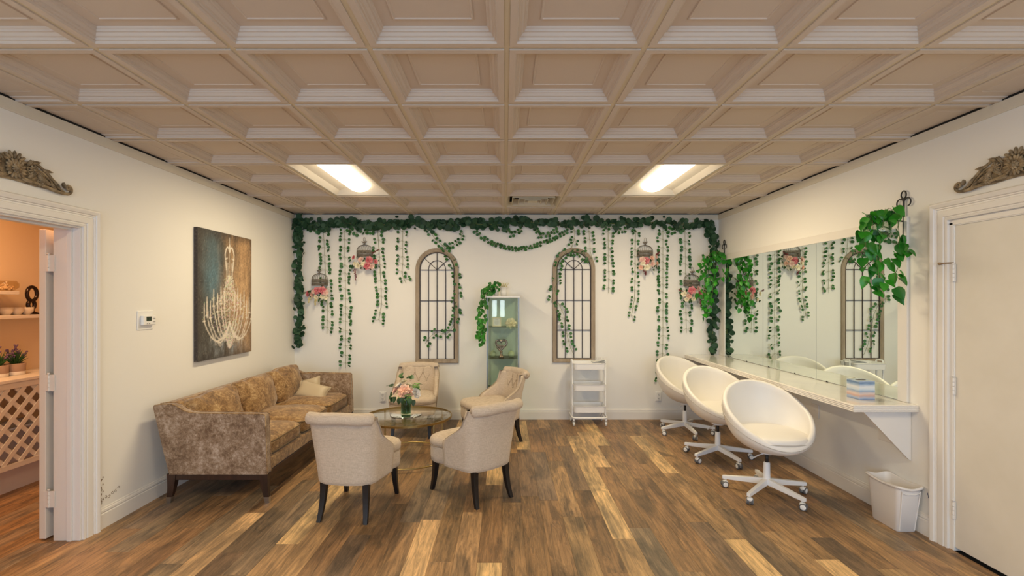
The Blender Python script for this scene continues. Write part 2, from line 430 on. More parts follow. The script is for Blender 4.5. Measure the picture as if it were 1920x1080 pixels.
def hinge(parent, x, y, z, h=.09, ax='x'):
    mb = MB()
    for k in range(4):
        mb.lathe([(.0075, 0), (.0075, h/4-.002)], 10, (x, y, z-h/2+k*h/4))
    mb.lathe([(.005, 0), (.005, .006), (.009, .008), (.009, .011), (0, .013)], 10, (x, y, z+h/2))
    if ax == 'x': mb.box(x-.036, x-.006, y+.000, y+.0045, z-h/2, z+h/2); mb.box(x+.006, x+.036, y+.000, y+.0045, z-h/2, z+h/2)
    else: mb.box(x+.001, x+.0065, y-.010, y+.030, z-h/2, z+h/2)
    return mb.build('hinge', M_trim, parent)
# left door, folded back into the side room; its hinge edge shows
d1 = MB().box(XL-.262, XL-.218, DL[1]-.004, DL[1]+.80, .012, 2.01).build('door_1', M_trim, bevel=.003); struct(d1)
for z in (.27, 1.02, 1.79): hinge(d1, XL-.194, DL[1]-.010, z, .105)
d2 = MB().box(XR+.006, XR+.046, DR[0], DR[1], .02, DR[2]).build('door_2', M_door, bevel=.002); struct(d2)
for z in (.25, 1.02, 1.72): hinge(d2, XR-.004, DR[1]+.001, z, .105, 'y')
hs = MB(); hs.tube([(XR-.004, DR[1], 1.785), (XR-.02, DR[1]+.03, 1.785), (XR-.035, DR[1]+.055, 1.783)], .004, 8); hs.lathe([(0, 0), (.008, .002), (.009, .012), (.006, .018), (0, .02)], 10, M=TR(XR-.035, DR[1]+.052, 1.783) @ RX(-PI/2))
hs.build('door_stop', mat('aged_brass', (.35, .24, .14), .5, .6), d2)
# near-black panel behind the right door: the closet's darkness put in as colour
struct(MB().box(XR+.15, XR+.17, 1.9, 3.3, 0, 2.3).build('closet_shade_panel', M_dark))

# side room
SX = -4.36
floor2 = struct(MB().box(SX-.1, XL-.0, 1.0, 5.6, -.06, -.012).build('floor_side_room', M_dark))
k = 0
for a in range(12):
    x0 = max(SX, XL-(a+1)*PW); x1 = XL-a*PW
    if x1-x0 < .02: continue
    y = 1.0-rp.uniform(0, 1.1)
    while y < 5.6:
        ya, yb = max(y, 1.0), min(y+PLN, 5.6)
        col = rp.choices([MEDL, MED, BRN, GRY], [1, 3, 3, 2])[0]
        if yb-ya > .05: add_plank(x0, x1, round(ya, 3), round(yb, 3), col, floor2)
        y += PLN
struct(MB().box(SX-.1, SX, 1.0, 5.6, 0, 2.7).build('wall_side_room_far', M_sideroom))
mb = MB().box(SX, XL-.15, 5.5, 5.6, 0, 2.7); mb.box(SX, XL-.15, .9, 1.0, 0, 2.7)
struct(mb.build('wall_side_room_ends', M_sideroom))
struct(MB().box(XL-.156, XL-.15, 1.0, DL[0]-.02, 0, 2.7).box(XL-.156, XL-.15, DL[1]+.02, 5.5, 0, 2.7).box(XL-.156, XL-.15, DL[0]-.02, DL[1]+.02, DL[2]+.02, 2.7).build('wall_side_room_inner', M_sideroom))
struct(MB().box(SX-.1, XL-.15, 1.0, 5.6, 2.7, 2.75).build('ceiling_side_room', M_sideroom))
# ================================================================ ceiling fixtures
def troffer(i, j, label, near=True):
    x0, x1 = TX0+i*TS+.014, TX0+(i+1)*TS-.014; y0, y1 = TY0+j*TS+.014, TY0+(j+2)*TS-.014
    cx, cy = (x0+x1)/2, (y0+y1)/2; hx, hy = (x1-x0)/2, (y1-y0)/2
    t = thing('ceiling_light', label, 'light', (cx, cy, ZC), 0, 'recessed ceiling lights')
    fr = MB()
    fr.sweep([[(-hx,-hy,z),(hx,-hy,z),(hx,hy,z),(-hx,hy,z)] for z in (0, .012)], smooth=False)
    a = .010
    fr.add([(-hx,-hy,0),(hx,-hy,0),(hx,hy,0),(-hx,hy,0),(-hx+a,-hy+a,0),(hx-a,-hy+a,0),(hx-a,hy-a,0),(-hx+a,hy-a,0)],
           [(0,1,5,4),(1,2,6,5),(2,3,7,6),(3,0,4,7)])
    fr.build('frame', M_trim, t)
    p = MB(); q = .055; b_ = .085
    p.sweep([[(-hx+a,-hy+a,.001),(hx-a,-hy+a,.001),(hx-a,hy-a,.001),(-hx+a,hy-a,.001)],
             [(-hx+q,-hy+q,.045),(hx-q,-hy+q,.045),(hx-q,hy-q,.045),(-hx+q,hy-q,.045)],
             [(-.13,-hy+.10,.082),(.13,-hy+.10,.082),(.13,hy-.10,.082),(-.13,hy-.10,.082)]], smooth=False)
    p.add([(-.13,-hy+.10,.082),(.13,-hy+.10,.082),(.13,hy-.10,.082),(-.13,hy-.10,.082)], [(0,1,2,3)])
    p.build('reflector', M_tray, t)
    l = MB(); W_ = .118; Ls = hy-.035; Z0 = .078; D = .070
    loops = []
    for k in range(25):
        v = -1+2*k/24; e = max(0, (abs(v)-.80)/.20); s_ = math.sqrt(max(0, 1-e*e)); s_ = max(s_, .02)
        loops.append([(math.cos(PI*m/12)*W_*s_, v*Ls, Z0-math.sin(PI*m/12)*D*s_) for m in range(13)])
    l.sweep(loops, closed_v=False); l.build('lens', M_lens, t)
    a_ = area('lamp_tube_light', (cx, cy, ZC+.002), (0, 0, 0), .17, 1.02, LAMP_W, LAMP_COL); a_.data.spread = PI
    return t
troffer(-3, 0, 'lit recessed ceiling light above the painting side of the room, nearer the left wall')
troffer(2, 0, 'lit recessed ceiling light on the right, above the white swivel chairs')
troffer(-3, -6, 'recessed ceiling light behind the camera on the left'); troffer(2, -6, 'recessed ceiling light behind the camera on the right')
# vent
vx, vy = TX0+.5*TS, TY0+2.5*TS; h = TS/2-.014
t = thing('ceiling_vent', 'square stepped air vent in the ceiling by the back wall', 'vent', (vx, vy, ZC))
def pyr(r0, z0, r1, z1, th=.004):
    q = MB()
    q.sweep([[(-r,-r,z),(r,-r,z),(r,r,z),(-r,r,z)] for r, z in ((r0,z0),(r1,z1),(r1-th,z1),(r0-th,z0),(r0,z0))], smooth=False); return q
M_vent = mat('vent_paint', (.66, .58, .44), .5)
pyr(h, 0, h-.03, .05).build('vent_frame', M_vent, t)
MB().box(-h+.02, h-.02, -h+.02, h-.02, .10, .105).build('duct', M_dark, t)
for r in (.235, .165, .095):
    pyr(r, -.006, r-.028, .075).build('vent_cone', M_vent, t)
MB().box(-.055, .055, -.055, .055, -.004, .0).build('vent_plate', M_vent, t, bevel=.002)

# ================================================================ SOFA
def velvet(name, c1, c2, c3):
    m = mat(name, c1, .62, sheen=.35, bump=(55, .25, .004)); nt = m.node_tree; N = nt.nodes; L = nt.links; b = N['Principled BSDF']
    tc = N.new('ShaderNodeTexCoord')
    def nz(s, d, r):
        n = N.new('ShaderNodeTexNoise'); n.inputs['Scale'].default_value = s; n.inputs['Detail'].default_value = d; n.inputs['Roughness'].default_value = r; n.inputs['Distortion'].default_value = .5
        L.new(tc.outputs['Object'], n.inputs['Vector']); return n
    a, c = nz(11, 6, .75), nz(48, 6, .8)
    mth = N.new('ShaderNodeMath'); mth.operation = 'ADD'; L.new(a.outputs['Fac'], mth.inputs[0]); L.new(c.outputs['Fac'], mth.inputs[1])
    cr = N.new('ShaderNodeValToRGB'); e = cr.color_ramp.elements
    mr = N.new('ShaderNodeMath'); mr.operation = 'MULTIPLY'; mr.inputs[1].default_value = .5; L.new(mth.outputs[0], mr.inputs[0])
    e[0].position = .42; e[0].color = (*c1, 1); e[1].position = .62; e[1].color = (*c3, 1)
    k = e.new(.51); k.color = (*c2, 1)
    L.new(mr.outputs[0], cr.inputs[0]); L.new(cr.outputs[0], b.inputs['Base Color']); return m
M_velv = velvet('velvet', (.13, .062, .018), (.30, .165, .06), (.56, .39, .20))
M_velv2 = velvet('velvet_side', (.15, .085, .045), (.30, .20, .125), (.54, .42, .33))
M_pipe = mat('velvet_piping', (.12, .08, .04), .7)
M_legw = mat('dark_walnut', (.028, .014, .010), .35, noise=((.05, .022, .014), (30, 30, 4), 3, .4, .7))
sx0, sy0, sy1 = XL, 3.68, 5.78
sofa = thing('sofa', 'long brown crushed velvet sofa with dark wood base against the left wall', 'sofa', (-2.25, (sy0+sy1)/2, 0))
IL = sofa.matrix_world.inverted() if False else Matrix.Translation((2.25, -(sy0+sy1)/2, 0))
armp = [(-2.555,.226),(-2.60,.40),(-2.678,.735),(-2.672,.748),(-2.62,.757),(-2.545,.757),(-2.50,.742),(-2.455,.712),(-2.41,.695),(-2.34,.688),(-1.845,.682),(-1.828,.672),(-1.812,.226)]
for (ya, yb) in ((sy0, sy0+.078), (sy1-.078, sy1)):
    MB().prism([(x, ya, z) for x, z in armp], (0, yb-ya, 0), M=IL).build('armrest', M_velv2, sofa, bevel=.012, seg=3)
    for yy in (ya+.006, yb-.006):
        pp = MB(); pp.tube([(x, yy, z+.002) for x, z in armp[2:]], .0042, 6, M=IL); pp.build('piping', M_velv, sofa)
bk = [(-2.555,.226),(-2.60,.40),(-2.678,.735),(-2.665,.752),(-2.60,.755),(-2.56,.742),(-2.50,.45),(-2.45,.226)]
MB().prism([(x, sy0+.078, z) for x, z in bk], (0, sy1-sy0-.156, 0), M=IL).build('back', M_velv, sofa, bevel=.015, seg=3)
MB().box(-2.50, -1.832, sy0+.078, sy1-.078, .226, .325, M=IL).build('seat_deck', M_velv, sofa, bevel=.012, seg=3)
CL = (sy1-sy0-.156)/3
def crown(k):
    def fn(x, y, z, p):
        p[2] += k*(1-x*x)*(1-y*y)*(1 if z > 0 else .0); p[2] += .004*math.sin(9*x+3*y)*(z > .3); return p
    return fn
for k in range(3):
    yc = sy0+.078+CL*(k+.5)
    q = MB().sup((-2.155, yc, .395), (.318, CL/2-.004, .072), .32, .22, 48, 18, M=IL, fn=crown(.035)).build('seat_cushion', M_velv, sofa)
    for zz in (.350, .438):
        pts = []
        for m in range(56):
            a = 2*PI*m/56; ca, sa = math.cos(a), math.sin(a)
            pts.append((-2.155+.322*math.copysign(abs(ca)**.22, ca), yc+(CL/2-.003)*math.copysign(abs(sa)**.22, sa), zz))
        MB().tube(pts, .0042, 6, closed=True, M=IL).build('piping', M_pipe, q)
def bulge(x, y, z, p):
    p[0] += .05*(1-y*y)*(1-z*z)*(1 if x > 0 else .3)
    p[2] += .008*math.sin(7*y+2)+.006*math.sin(15*y); p[0] += .006*math.sin(11*y+5*z); return p
for k in range(3):
    yc = sy0+.078+CL*(k+.5)+.01; u = [0, .012, .022][k]
    Mb = IL @ TR(-2.46, yc, .60+u) @ RY(-.22) @ RX([.03, -.02, .015][k])
    MB().sup((0,0,0), (.075, CL/2-.004, .185), .42, .38, 40, 20, M=Mb, fn=bulge).build('back_cushion', M_velv, sofa)
# wood base and legs
wb = MB(); wb.box(-2.535, -1.83, sy0+.015, sy0+.04, .178, .226, M=IL); wb.box(-2.535, -1.83, sy1-.04, sy1-.015, .178, .226, M=IL)
wb.box(-1.853, -1.828, sy0+.04, sy1-.04, .178, .226, M=IL); wb.box(-2.54, -2.515, sy0+.04, sy1-.04, .178, .226, M=IL)
wb.build('base_rail', M_legw, sofa, bevel=.003)
for (lx, ly, dx, dy, cap) in ((-2.548, sy0+.035, -.022, 0, 1), (-1.845, sy0+.035, .018, 0, 1), (-2.548, sy1-.04, -.022, 0, 1), (-1.845, sy1-.04, .018, 0, 1)):
    g = MB(); lo = []
    for s_ in range(9):
        u = s_/8; z = .226*(1-u)+.045*u; wd = .034*(1-u)+.019*u
        ox = dx*u*u*1.0; lo.append([(lx+ox-wd, ly-wd*.8, z), (lx+ox+wd, ly-wd*.8, z), (lx+ox+wd, ly+wd*.8, z), (lx+ox-wd, ly+wd*.8, z)])
    g.sweep(lo, M=IL, smooth=False); leg = g.build('leg', M_legw, sofa)
    ox = dx*1.15; c_ = MB(); c_.sweep([[(lx+ox*a-w_, ly-w_*.85, z), (lx+ox*a+w_, ly-w_*.85, z), (lx+ox*a+w_, ly+w_*.85, z), (lx+ox*a-w_, ly+w_*.85, z)] for z, w_, a in ((.047,.021,.9),(.0,.0155,1.1))], smooth=False, M=IL)
    n_ = len(c_.v); c_.f.append((n_-4, n_-3, n_-2, n_-1)); c_.s.append(False); c_.m.append(0)
    c_.build('ferrule', M_steel, leg)
# throw pillows
M_pillow = mat('ivory_satin', (.52, .42, .29), .45, sheen=.3, bump=(40, .1, .002))
def throw_pillow(loc, R, sz, label):
    w_, h_, t_ = sz; n = 14; vs = []; fs = []
    for side in (1, -1):
        for a in range(n+1):
            for b_ in range(n+1):
                u, v = 2*a/n-1, 2*b_/n-1
                pinch = 1-.10*(1-abs(u)**2)*(abs(v)**6)-0; pin2 = 1-.10*(1-abs(v)**2)*(abs(u)**6)
                z = side*t_*((1-u**4)*(1-v**4))**.55
                vs.append((u*w_*pin2, v*h_*pinch, z))
    N1 = (n+1)**2
    for a in range(n):
        for b_ in range(n):
            i = a*(n+1)+b_; fs.append((i, i+n+1, i+n+2, i+1)); fs.append((N1+i, N1+i+1, N1+i+n+2, N1+i+n+1))
    t = thing('throw_pillow', label, 'pillow', loc); Mx = R
    o = MB().add(vs, fs, True, Mx).build('cover', M_pillow, t, weld=True)
    e = MB(); pts = []
    for m in range(n): pts.append((-w_+2*w_*m/n, -h_))
    for m in range(n): pts.append((w_, -h_+2*h_*m/n))
    for m in range(n): pts.append((w_-2*w_*m/n, h_))
    for m in range(n): pts.append((-w_, h_-2*h_*m/n))
    P = []
    for (x, y) in pts:
        u, v = x/w_, y/h_
        P.append((x*(1-.10*(1-abs(v)**2)*(abs(u)**6)), y*(1-.10*(1-abs(u)**2)*(abs(v)**6)), 0))
    e.tube(P, .003, 5, closed=True, M=Mx).build('seam_cord', M_pillow, t)
    return t
throw_pillow((-2.28, 5.58, .545), RZ(.15) @ RX(PI/2-.42) @ RZ(.22), (.155, .105, .05), 'ivory throw pillow leaning against the far sofa arm, behind another')
throw_pillow((-2.15, 5.40, .530), RZ(.1) @ RX(PI/2-.62) @ RZ(-.28), (.175, .105, .055), 'ivory throw pillow in front, tilted down to the left on the far sofa seat')
throw_pillow((-2.28, 3.86, .555), RZ(.1) @ RX(PI/2+.5), (.16, .11, .05), 'ivory throw pillow mostly hidden behind the near sofa arm')

# ================================================================ PAINTING (canvas with a chandelier), flat print as colour attribute
def make_painting():
    W_, H_ = 121, 161; yy0, yy1, zz0, zz1 = 4.262, 5.165, 1.008, 2.20
    rr = random.Random(3)
    import mathutils.noise as mn
    buf = [[None]*W_ for _ in range(H_)]
    def lerp(a, b_, t): return tuple(a[i]+(b_[i]-a[i])*t for i in range(3))
    for r in range(H_):
        v = 1-r/(H_-1)          # 0 top .. 1 bottom
        for c in range(W_):
            u = c/(W_-1)
            n1 = mn.fractal(Vector((u*4, v*3, 1)), 1, 2, 5)+.0; n2 = mn.fractal(Vector((u*16, v*9, 7)), .8, 2, 5); n3 = mn.noise(Vector((u*60, v*70, 3)))
            base = lerp((.07, .062, .052), (.42, .25, .125), min(1, max(0, (u-.30)*1.7+.4*n1+.1*n2)))
            blue = math.exp(-((u-.24)/.15)**2-((v-.30)/.24)**2); base = lerp(base, (.10, .185, .235), min(1, blue*(.95+.6*n1)))
            gold = math.exp(-((u-.82)/.25)**2-((v-.45)/.4)**2); base = lerp(base, (.52, .34, .19), min(1, max(0, gold*(.6+.5*n2))))
            b2 = math.exp(-((u-.5)/.35)**2-((v-.93)/.10)**2); base = lerp(base, (.20, .22, .24), min(1, max(0, b2*(.6+n2))))
            edge = min(u, 1-u, v*1.2, (1-v)*1.2); d = min(1, max(0, edge/.10+.35*n2)); base = lerp((.045, .037, .035), base, .35+.65*d)
            k = 1+.45*n3+.25*n2; buf[r][c] = [max(.01, x*k) for x in base]
    def dab(u, v, rad, col, al):
        cx, cy = u*(W_-1), (1-v)*(H_-1)
        for r in range(max(0, int(cy-rad-1)), min(H_, int(cy+rad+2))):
            for c in range(max(0, int(cx-rad-1)), min(W_, int(cx+rad+2))):
                d = math.hypot(c-cx, (r-cy)); a = al*max(0, min(1, rad+.5-d))
                if a > 0: buf[r][c] = [buf[r][c][i]*(1-a)+col[i]*a for i in range(3)]
    cream = (.84, .76, .66)
    def line(pts, rad=.5, al=.8, br=.15):
        for (a, b_) in zip(pts, pts[1:]):
            n = int(max(abs(a[0]-b_[0])*W_, abs(a[1]-b_[1])*H_)*1.5)+1
            for k in range(n+1):
                if rr.random() < br: continue
                t = k/n; q = rr.uniform(.75, 1.1)
                dab(a[0]+(b_[0]-a[0])*t, a[1]+(b_[1]-a[1])*t, rad, tuple(x*q for x in cream), al*rr.uniform(.6, 1))
    CX = .55
    def arc(u0, v0, u1, v1, sag, rad=.55, al=.85, br=.08):
        pts = []
        for k in range(17):
            t_ = k/16; q = 4*t_*(1-t_); pts.append((u0+(u1-u0)*t_, v0+(v1-v0)*t_+sag*q))
        line(pts, rad, al, br)
    line([(CX, .03), (CX, .10)], .6, .9, 0); line([(CX, .09), (CX, .14)], 1.3, .95, 0); line([(CX, .14), (CX, .92)], .6, .6, .25)
    for s_ in (-1, 1):
        arc(CX, .15, CX+s_*.085, .17, -.05, .9, .95, 0); line([(CX+s_*.085, .17), (CX+s_*.08, .21), (CX+s_*.045, .20)], .8, .9, 0)
        line([(CX+s_*.075, .22), (CX+s_*.06, .30)], 1.0, .85, .05); line([(CX+s_*.05, .24), (CX+s_*.055, .36), (CX+s_*.09, .46), (CX+s_*.16, .54), (CX+s_*.25, .58)], .7, .85, .1)
        line([(CX+s_*.03, .24), (CX+s_*.03, .40), (CX+s_*.06, .52), (CX+s_*.10, .60)], .5, .7, .2)
        arc(CX+s_*.24, .56, CX, .60, .05, .5, .7); arc(CX+s_*.16, .50, CX, .52, .04, .5, .7)
        arms = [(.10, .47, .20), (.16, .44, .23), (.22, .49, .22), (.29, .46, .25), (.345, .55, .19), (.40, .52, .22), (.445, .57, .17)]
        for ex, vt, sg in arms:
            ve = vt+.13+.02*rr.random(); arc(CX, .72, CX+s_*ex, ve, sg*.95*(.5+ex), .75, .9, .12)
            line([(CX+s_*ex, ve), (CX+s_*ex, vt+.035)], 1.0, .95, .05); line([(CX+s_*ex, vt+.035), (CX+s_*ex, vt)], .7, .9, 0)
            line([(CX+s_*(ex-.02), ve-.005), (CX+s_*(ex+.02), ve-.005)], .8, .9, .1)
            dab(CX+s_*ex, ve-.02, 1.4, (.66, .50, .36), .6)
            for m in range(5):
                t_ = .25+.17*m; uu = CX+s_*ex*t_; vv = .72+(ve-.72)*t_+sg*.95*(.5+ex)*4*t_*(1-t_)
                line([(uu, vv), (uu, vv+.02+.035*rr.random())], .45, .85, .15)
    for q in range(6): arc(CX-.13+.02*q, .80+.02*q, CX+.13-.02*q, .80+.02*q, .035, .5, .8, .15)
    for k in range(1700):
        v = rr.uniform(.34, .93)
        if v < .50: hw = .05+.10*(v-.34)/.16
        elif v < .80: hw = .20+.20*math.sin((v-.50)/.30*PI)
        else: hw = .17*(1-(v-.80)/.14)+.015
        u = CX+rr.gauss(0, .5)*hw
        if .05 < u < .97: dab(u, v, rr.uniform(.3, .75), tuple(x*rr.uniform(.6, 1.15) for x in cream), rr.uniform(.4, .95))
    for k in range(500): dab(rr.random(), rr.random(), .3, (.6, .52, .42), rr.uniform(.15, .5))
    cv = [(XL+.036, yy0+(yy1-yy0)*c/(W_-1), zz0+(zz1-zz0)*r/(H_-1)) for r in range(H_) for c in range(W_)]
    fs = [(r*W_+c, r*W_+c+1, (r+1)*W_+c+1, (r+1)*W_+c) for r in range(H_-1) for c in range(W_-1)]
    m = mat('canvas_print', (.3, .3, .3), .6, bump=(320, .15, .001)); N = m.node_tree.nodes
    at = N.new('ShaderNodeAttribute'); at.attribute_name = 'print'; m.node_tree.links.new(at.outputs['Color'], N['Principled BSDF'].inputs['Base Color'])
    t = thing('painting', 'unframed canvas painting of a white chandelier on rust and blue ground', 'painting', (XL+.018, (yy0+yy1)/2, zz0))
    L_ = TR(-(XL+.018), -(yy0+yy1)/2, -zz0)
    o = MB().add(cv, fs, False, L_).build('painted_face', m, t)
    ca = o.data.color_attributes.new('print', 'FLOAT_COLOR', 'POINT'); flat = []
    for r in range(H_):
        for c in range(W_): flat += [*buf[r][c], 1]
    ca.data.foreach_set('color', flat)
    MB().box(XL+.004, XL+.0358, yy0, yy1, zz0, zz1, M=L_).build('canvas_edge', mat('canvas_edge', (.045, .035, .032), .7, noise=((.16, .12, .09), 60, 3, .55, .75)), t)
make_painting()

# thermostat
t = thing('thermostat', 'white wall thermostat with a small dark green display', 'thermostat', (XL, 3.69, 1.40))
MB().box(0, .006, -.085, .075, -.072, .072).build('wall_plate', M_white, t, bevel=.004)
MB().box(.006, .032, -.060, .072, -.037, .037).build('body', M_white, t, bevel=.007, seg=3)
MB().box(.032, .0335, -.030, .022, -.006, .028).build('display', mat('lcd', (.035, .055, .03), .2), t)
g = MB()
for z, n_ in ((.017, 3), (-.001+.0, 3)): pass
for a, b_ in (((-.018, .020), (-.018, .004)), ((-.010, .020), (-.010, .004)), ((.004, .020), (.004, .004)), ((-.018, .020), (-.010, .020)), ((-.010, .012), (-.018, .012)), ((.004, .020), (.013, .020)), ((.013, .020), (.013, .012)), ((.004, .004), (.013, .004))):
    g.tube([(.0338, a[0], a[1]), (.0338, b_[0], b_[1])], .0009, 4)
g.build('digits', M_black, t)
for yy, zz in ((.042, .012), (.056, .012), (.042, -.012), (.056, -.012), (-.02, -.024), (.0, -.024)):
    MB().box(.032, .0345, yy-.005, yy+.005, zz-.004, zz+.004).build('button', mat('grey_button', (.42, .40, .38), .5) if 'grey_button' not in bpy.data.materials else bpy.data.materials['grey_button'], t, bevel=.001)

# outlets on the back wall; painted plates on the right wall
def outlet(px, py, label):
    x, y, z = AT(px, py, YB)
    t = thing('wall_outlet', label, 'outlet', (x, YB, z), 0, 'outlets on the back wall')
    MB().box(-.044, .044, -.008, 0, -.068, .068).build('cover_plate', M_white, t, bevel=.004)
    MB().box(-.030, .030, -.026, -.008, -.056, .056).build('receptacle', M_white, t, bevel=.006)
    g = MB()
    for z0 in (-.026, .026):
        g.box(-.010, -.006, -.0275, -.026, z0-.004, z0+.010); g.box(.006, .010, -.0275, -.026, z0-.004, z0+.010); g.box(-.003, .003, -.0275, -.026, z0-.016, z0-.010)
    g.build('slots', M_iron, t)
outlet(718.5, 744, 'white electrical outlet on the back wall, left of the flower vase')
outlet(1234.5, 743, 'white electrical outlet on the back wall, left of the farthest swivel chair')
for px, py, hz, lb in ((1660, 813, .055, 'blank painted wall plate under the counter by the waste bin'), (1529, 770, .06, 'blank painted wall plate under the middle of the counter')):
    x, y, z = RW(px, py)
    t = thing('wall_plate', lb, 'wall plate', (XR, y, z)); MB().box(-.010, 0, -.055, .055, -hz, hz).build('plate', M_trim, t, bevel=.003)
    MB().lathe([(0, 0), (.004, .001), (.004, .002), (0, .0025)], 8, M=TR(-.010, 0, 0) @ RY(-PI/2)).build('screw', M_steel, t)

# ================================================================ SLIPPER CHAIRS
def linen(name, c):
    m = mat(name, c, .85, sheen=.15); nt = m.node_tree; N = nt.nodes; L = nt.links; b = N['Principled BSDF']
    tc = N.new('ShaderNodeTexCoord'); outs = []
    for sc in ((420, 420, 26), (30, 30, 420)):
        mp = N.new('ShaderNodeMapping'); mp.inputs['Scale'].default_value = sc; nz = N.new('ShaderNodeTexNoise'); nz.inputs['Scale'].default_value = 1; nz.inputs['Detail'].default_value = 2
        L.new(tc.outputs['Object'], mp.inputs[0]); L.new(mp.outputs[0], nz.inputs['Vector']); outs.append(nz)
    ad = N.new('ShaderNodeMath'); ad.operation = 'ADD'; L.new(outs[0].outputs['Fac'], ad.inputs[0]); L.new(outs[1].outputs['Fac'], ad.inputs[1])
    hf = N.new('ShaderNodeMath'); hf.operation = 'MULTIPLY'; hf.inputs[1].default_value = .5; L.new(ad.outputs[0], hf.inputs[0])
    cr = N.new('ShaderNodeValToRGB'); cr.color_ramp.elements[0].position = .36; cr.color_ramp.elements[1].position = .62
    cr.color_ramp.elements[0].color = (c[0]*.80, c[1]*.77, c[2]*.73, 1); cr.color_ramp.elements[1].color = (min(1, c[0]*1.1), min(1, c[1]*1.1), min(1, c[2]*1.12), 1)
    L.new(hf.outputs[0], cr.inputs[0]); L.new(cr.outputs[0], b.inputs['Base Color'])
    bp = N.new('ShaderNodeBump'); bp.inputs['Strength'].default_value = .2; bp.inputs['Distance'].default_value = .001
    L.new(hf.outputs[0], bp.inputs['Height']); L.new(bp.outputs[0], b.inputs['Normal']); return m
M_linen = linen('linen', (.60, .50, .40))
M_linpipe = mat('linen_piping', (.36, .28, .20), .8)
M_ebony = mat('ebony_leg', (.010, .008, .009), .35)
def smooth(t): t = max(0, min(1, t)); return t*t*(3-2*t)
def slipper(label):
    t = thing('slipper_chair', label, 'chair', (0,0,0), 0, 'beige slipper chairs around the glass table')
    # shell: U-shaped outer skin with rolled top; levels from bottom to top
    def lev(z):
        u = (z-.255)/.48
        W_ = .222+.028*smooth(u*1.3)-.012*smooth((u-.8)*4)   # half width
        yb = -.265-.050*u-.03*smooth((u-.55)*2)*1.0    # back plane
        if z < .43: yf = .03
        else: yf = .03-.235*smooth((z-.43)/.20)-.055*smooth((z-.60)/.14)
        return W_, yb, yf
    def upath(z, off):
        W_, yb, yf = lev(z); W_ -= off; yb += off; R = max(.02, .115-off); pts = []
        wf = W_+ (.035*max(0, (yf-yb)/.30) if z < .9 else 0)
        nS, nC, nB = 8, 7, 8
        for k in range(nS+1):
            q = k/nS; pts.append((wf+(W_-wf)*q, yf+(yb+R-yf)*q))
        for k in range(1, nC+1):
            a = -PI/2*k/nC; pts.append((W_-R+R*math.cos(a), yb+R+R*math.sin(a)))
        for k in range(1, nB):
            q = k/nB; x = (W_-R)*(1-2*q); pts.append((x, yb-.012*(1-(x/(W_-R))**2)))
        left = [(-x, y) for x, y in pts[:nS+nC+1]][::-1]
        return pts+left
    zs = [.255+.0*k for k in range(1)]+[.262, .28]+[.28+(.735-.28)*k/18 for k in range(1, 19)]
    loops = []
    for n_, z in enumerate(zs):
        ins = .012 if n_ == 0 else (.004 if n_ == 1 else 0)
        o_ = upath(z, ins); i_ = upath(z, .045)
        loops.append([(x, y, z) for x, y in o_]+[(x, y, z) for x, y in i_][::-1])
    b_ = MB().sweep(loops); nL = len(loops[0])
    h2 = nL//2
    b_.add(loops[0], [(i, i+1, nL-2-i, nL-1-i) for i in range(h2-1)]); b_.add(loops[-1], [(i, i+1, nL-2-i, nL-1-i) for i in range(h2-1)])
    back = b_.build('backrest', M_linen, t, weld=True)
    # piping along the front edge of the shell
    for s_ in (1, -1):
        pts = [(s_*(upath(z, .004)[0][0]), upath(z, 0)[0][1]+.002, z) for z in zs[1:]]
        MB().tube(pts, .0045, 6).build('piping', M_linpipe, back)
    # rolled top
    W_, yb, yf = lev(.735); cy_, cz_ = yb-.006, .738; pts = []; rs = []
    n = 26
    for k in range(n+1):
        q = -1+2*k/n; x = q*(W_+.005); yy = cy_+.045*smooth((abs(q)-.45)/.55)+.004
        pts.append((x, yy, cz_+.004*math.cos(q*3))); rs.append(.043 if abs(q) < .93 else .041*math.sqrt(max(.25, 1-((abs(q)-.93)/.075)**2)))
    MB().tube(pts, rs, 18).build('top_roll', M_linen, t)
    for s_, pnt in ((-1, pts[0]), (1, pts[-1])):
        MB().sup(pnt, (.006, .012, .012), 1, 1, 10, 6).build('roll_button', M_linpipe, t)
    # tufting buttons and creases on the inner face
    for zz, xs in ((.665, (-.147, -.05, .05, .147)), (.575, (-.098, 0, .098))):
        for x in xs:
            yb_ = lev(zz)[1]+.045-.006
            MB().sup((x, yb_, zz), (.012, .008, .012), 1, 1, 10, 6).build('tuft_button', M_linen, t)
    cr_ = MB()
    for (xa, za, xb, zb) in ((-.147,.665,-.098,.575),(-.05,.665,-.098,.575),(-.05,.665,0,.575),(.05,.665,0,.575),(.05,.665,.098,.575),(.147,.665,.098,.575),(-.147,.665,-.147,.72),(-.05,.665,-.05,.72),(.05,.665,.05,.72),(.147,.665,.147,.72)):
        cr_.tube([(xa, lev(za)[1]+.0435, za), ((xa+xb)/2, lev((za+zb)/2)[1]+.0435, (za+zb)/2), (xb, lev(zb)[1]+.0435, zb)], .0022, 5)
    cr_.build('tufting_folds', M_linpipe, t)
    # seat: trapezoid body with cushion top
    def seatloop(z, off):
        pts = []
        for k in range(40):
            a = 2*PI*k/40; ca, sa = math.cos(a), math.sin(a)
            x = math.copysign(abs(ca)**.42, ca); y = math.copysign(abs(sa)**.42, sa)
            yy = y*(.262-off)+.028 + (.022*(1-x*x) if y > 0 else 0)
            if y < 0: yy = max(yy, -.21)
            hw = .222-off+.046*smooth((yy-.015)/.10)
            pts.append((x*hw, yy, z))
        return pts
    body = MB().sweep([seatloop(z, o_) for z, o_ in ((.255, .02), (.262, .004), (.30, 0), (.375, 0), (.388, .003))])
    body.add(seatloop(.255, .02), [tuple(range(40))[::-1]]); body.build('seat_base', M_linen, t)
    MB().tube(seatloop(.390, -.001), .0045, 6, closed=True).build('seat_welt', M_linpipe, t)
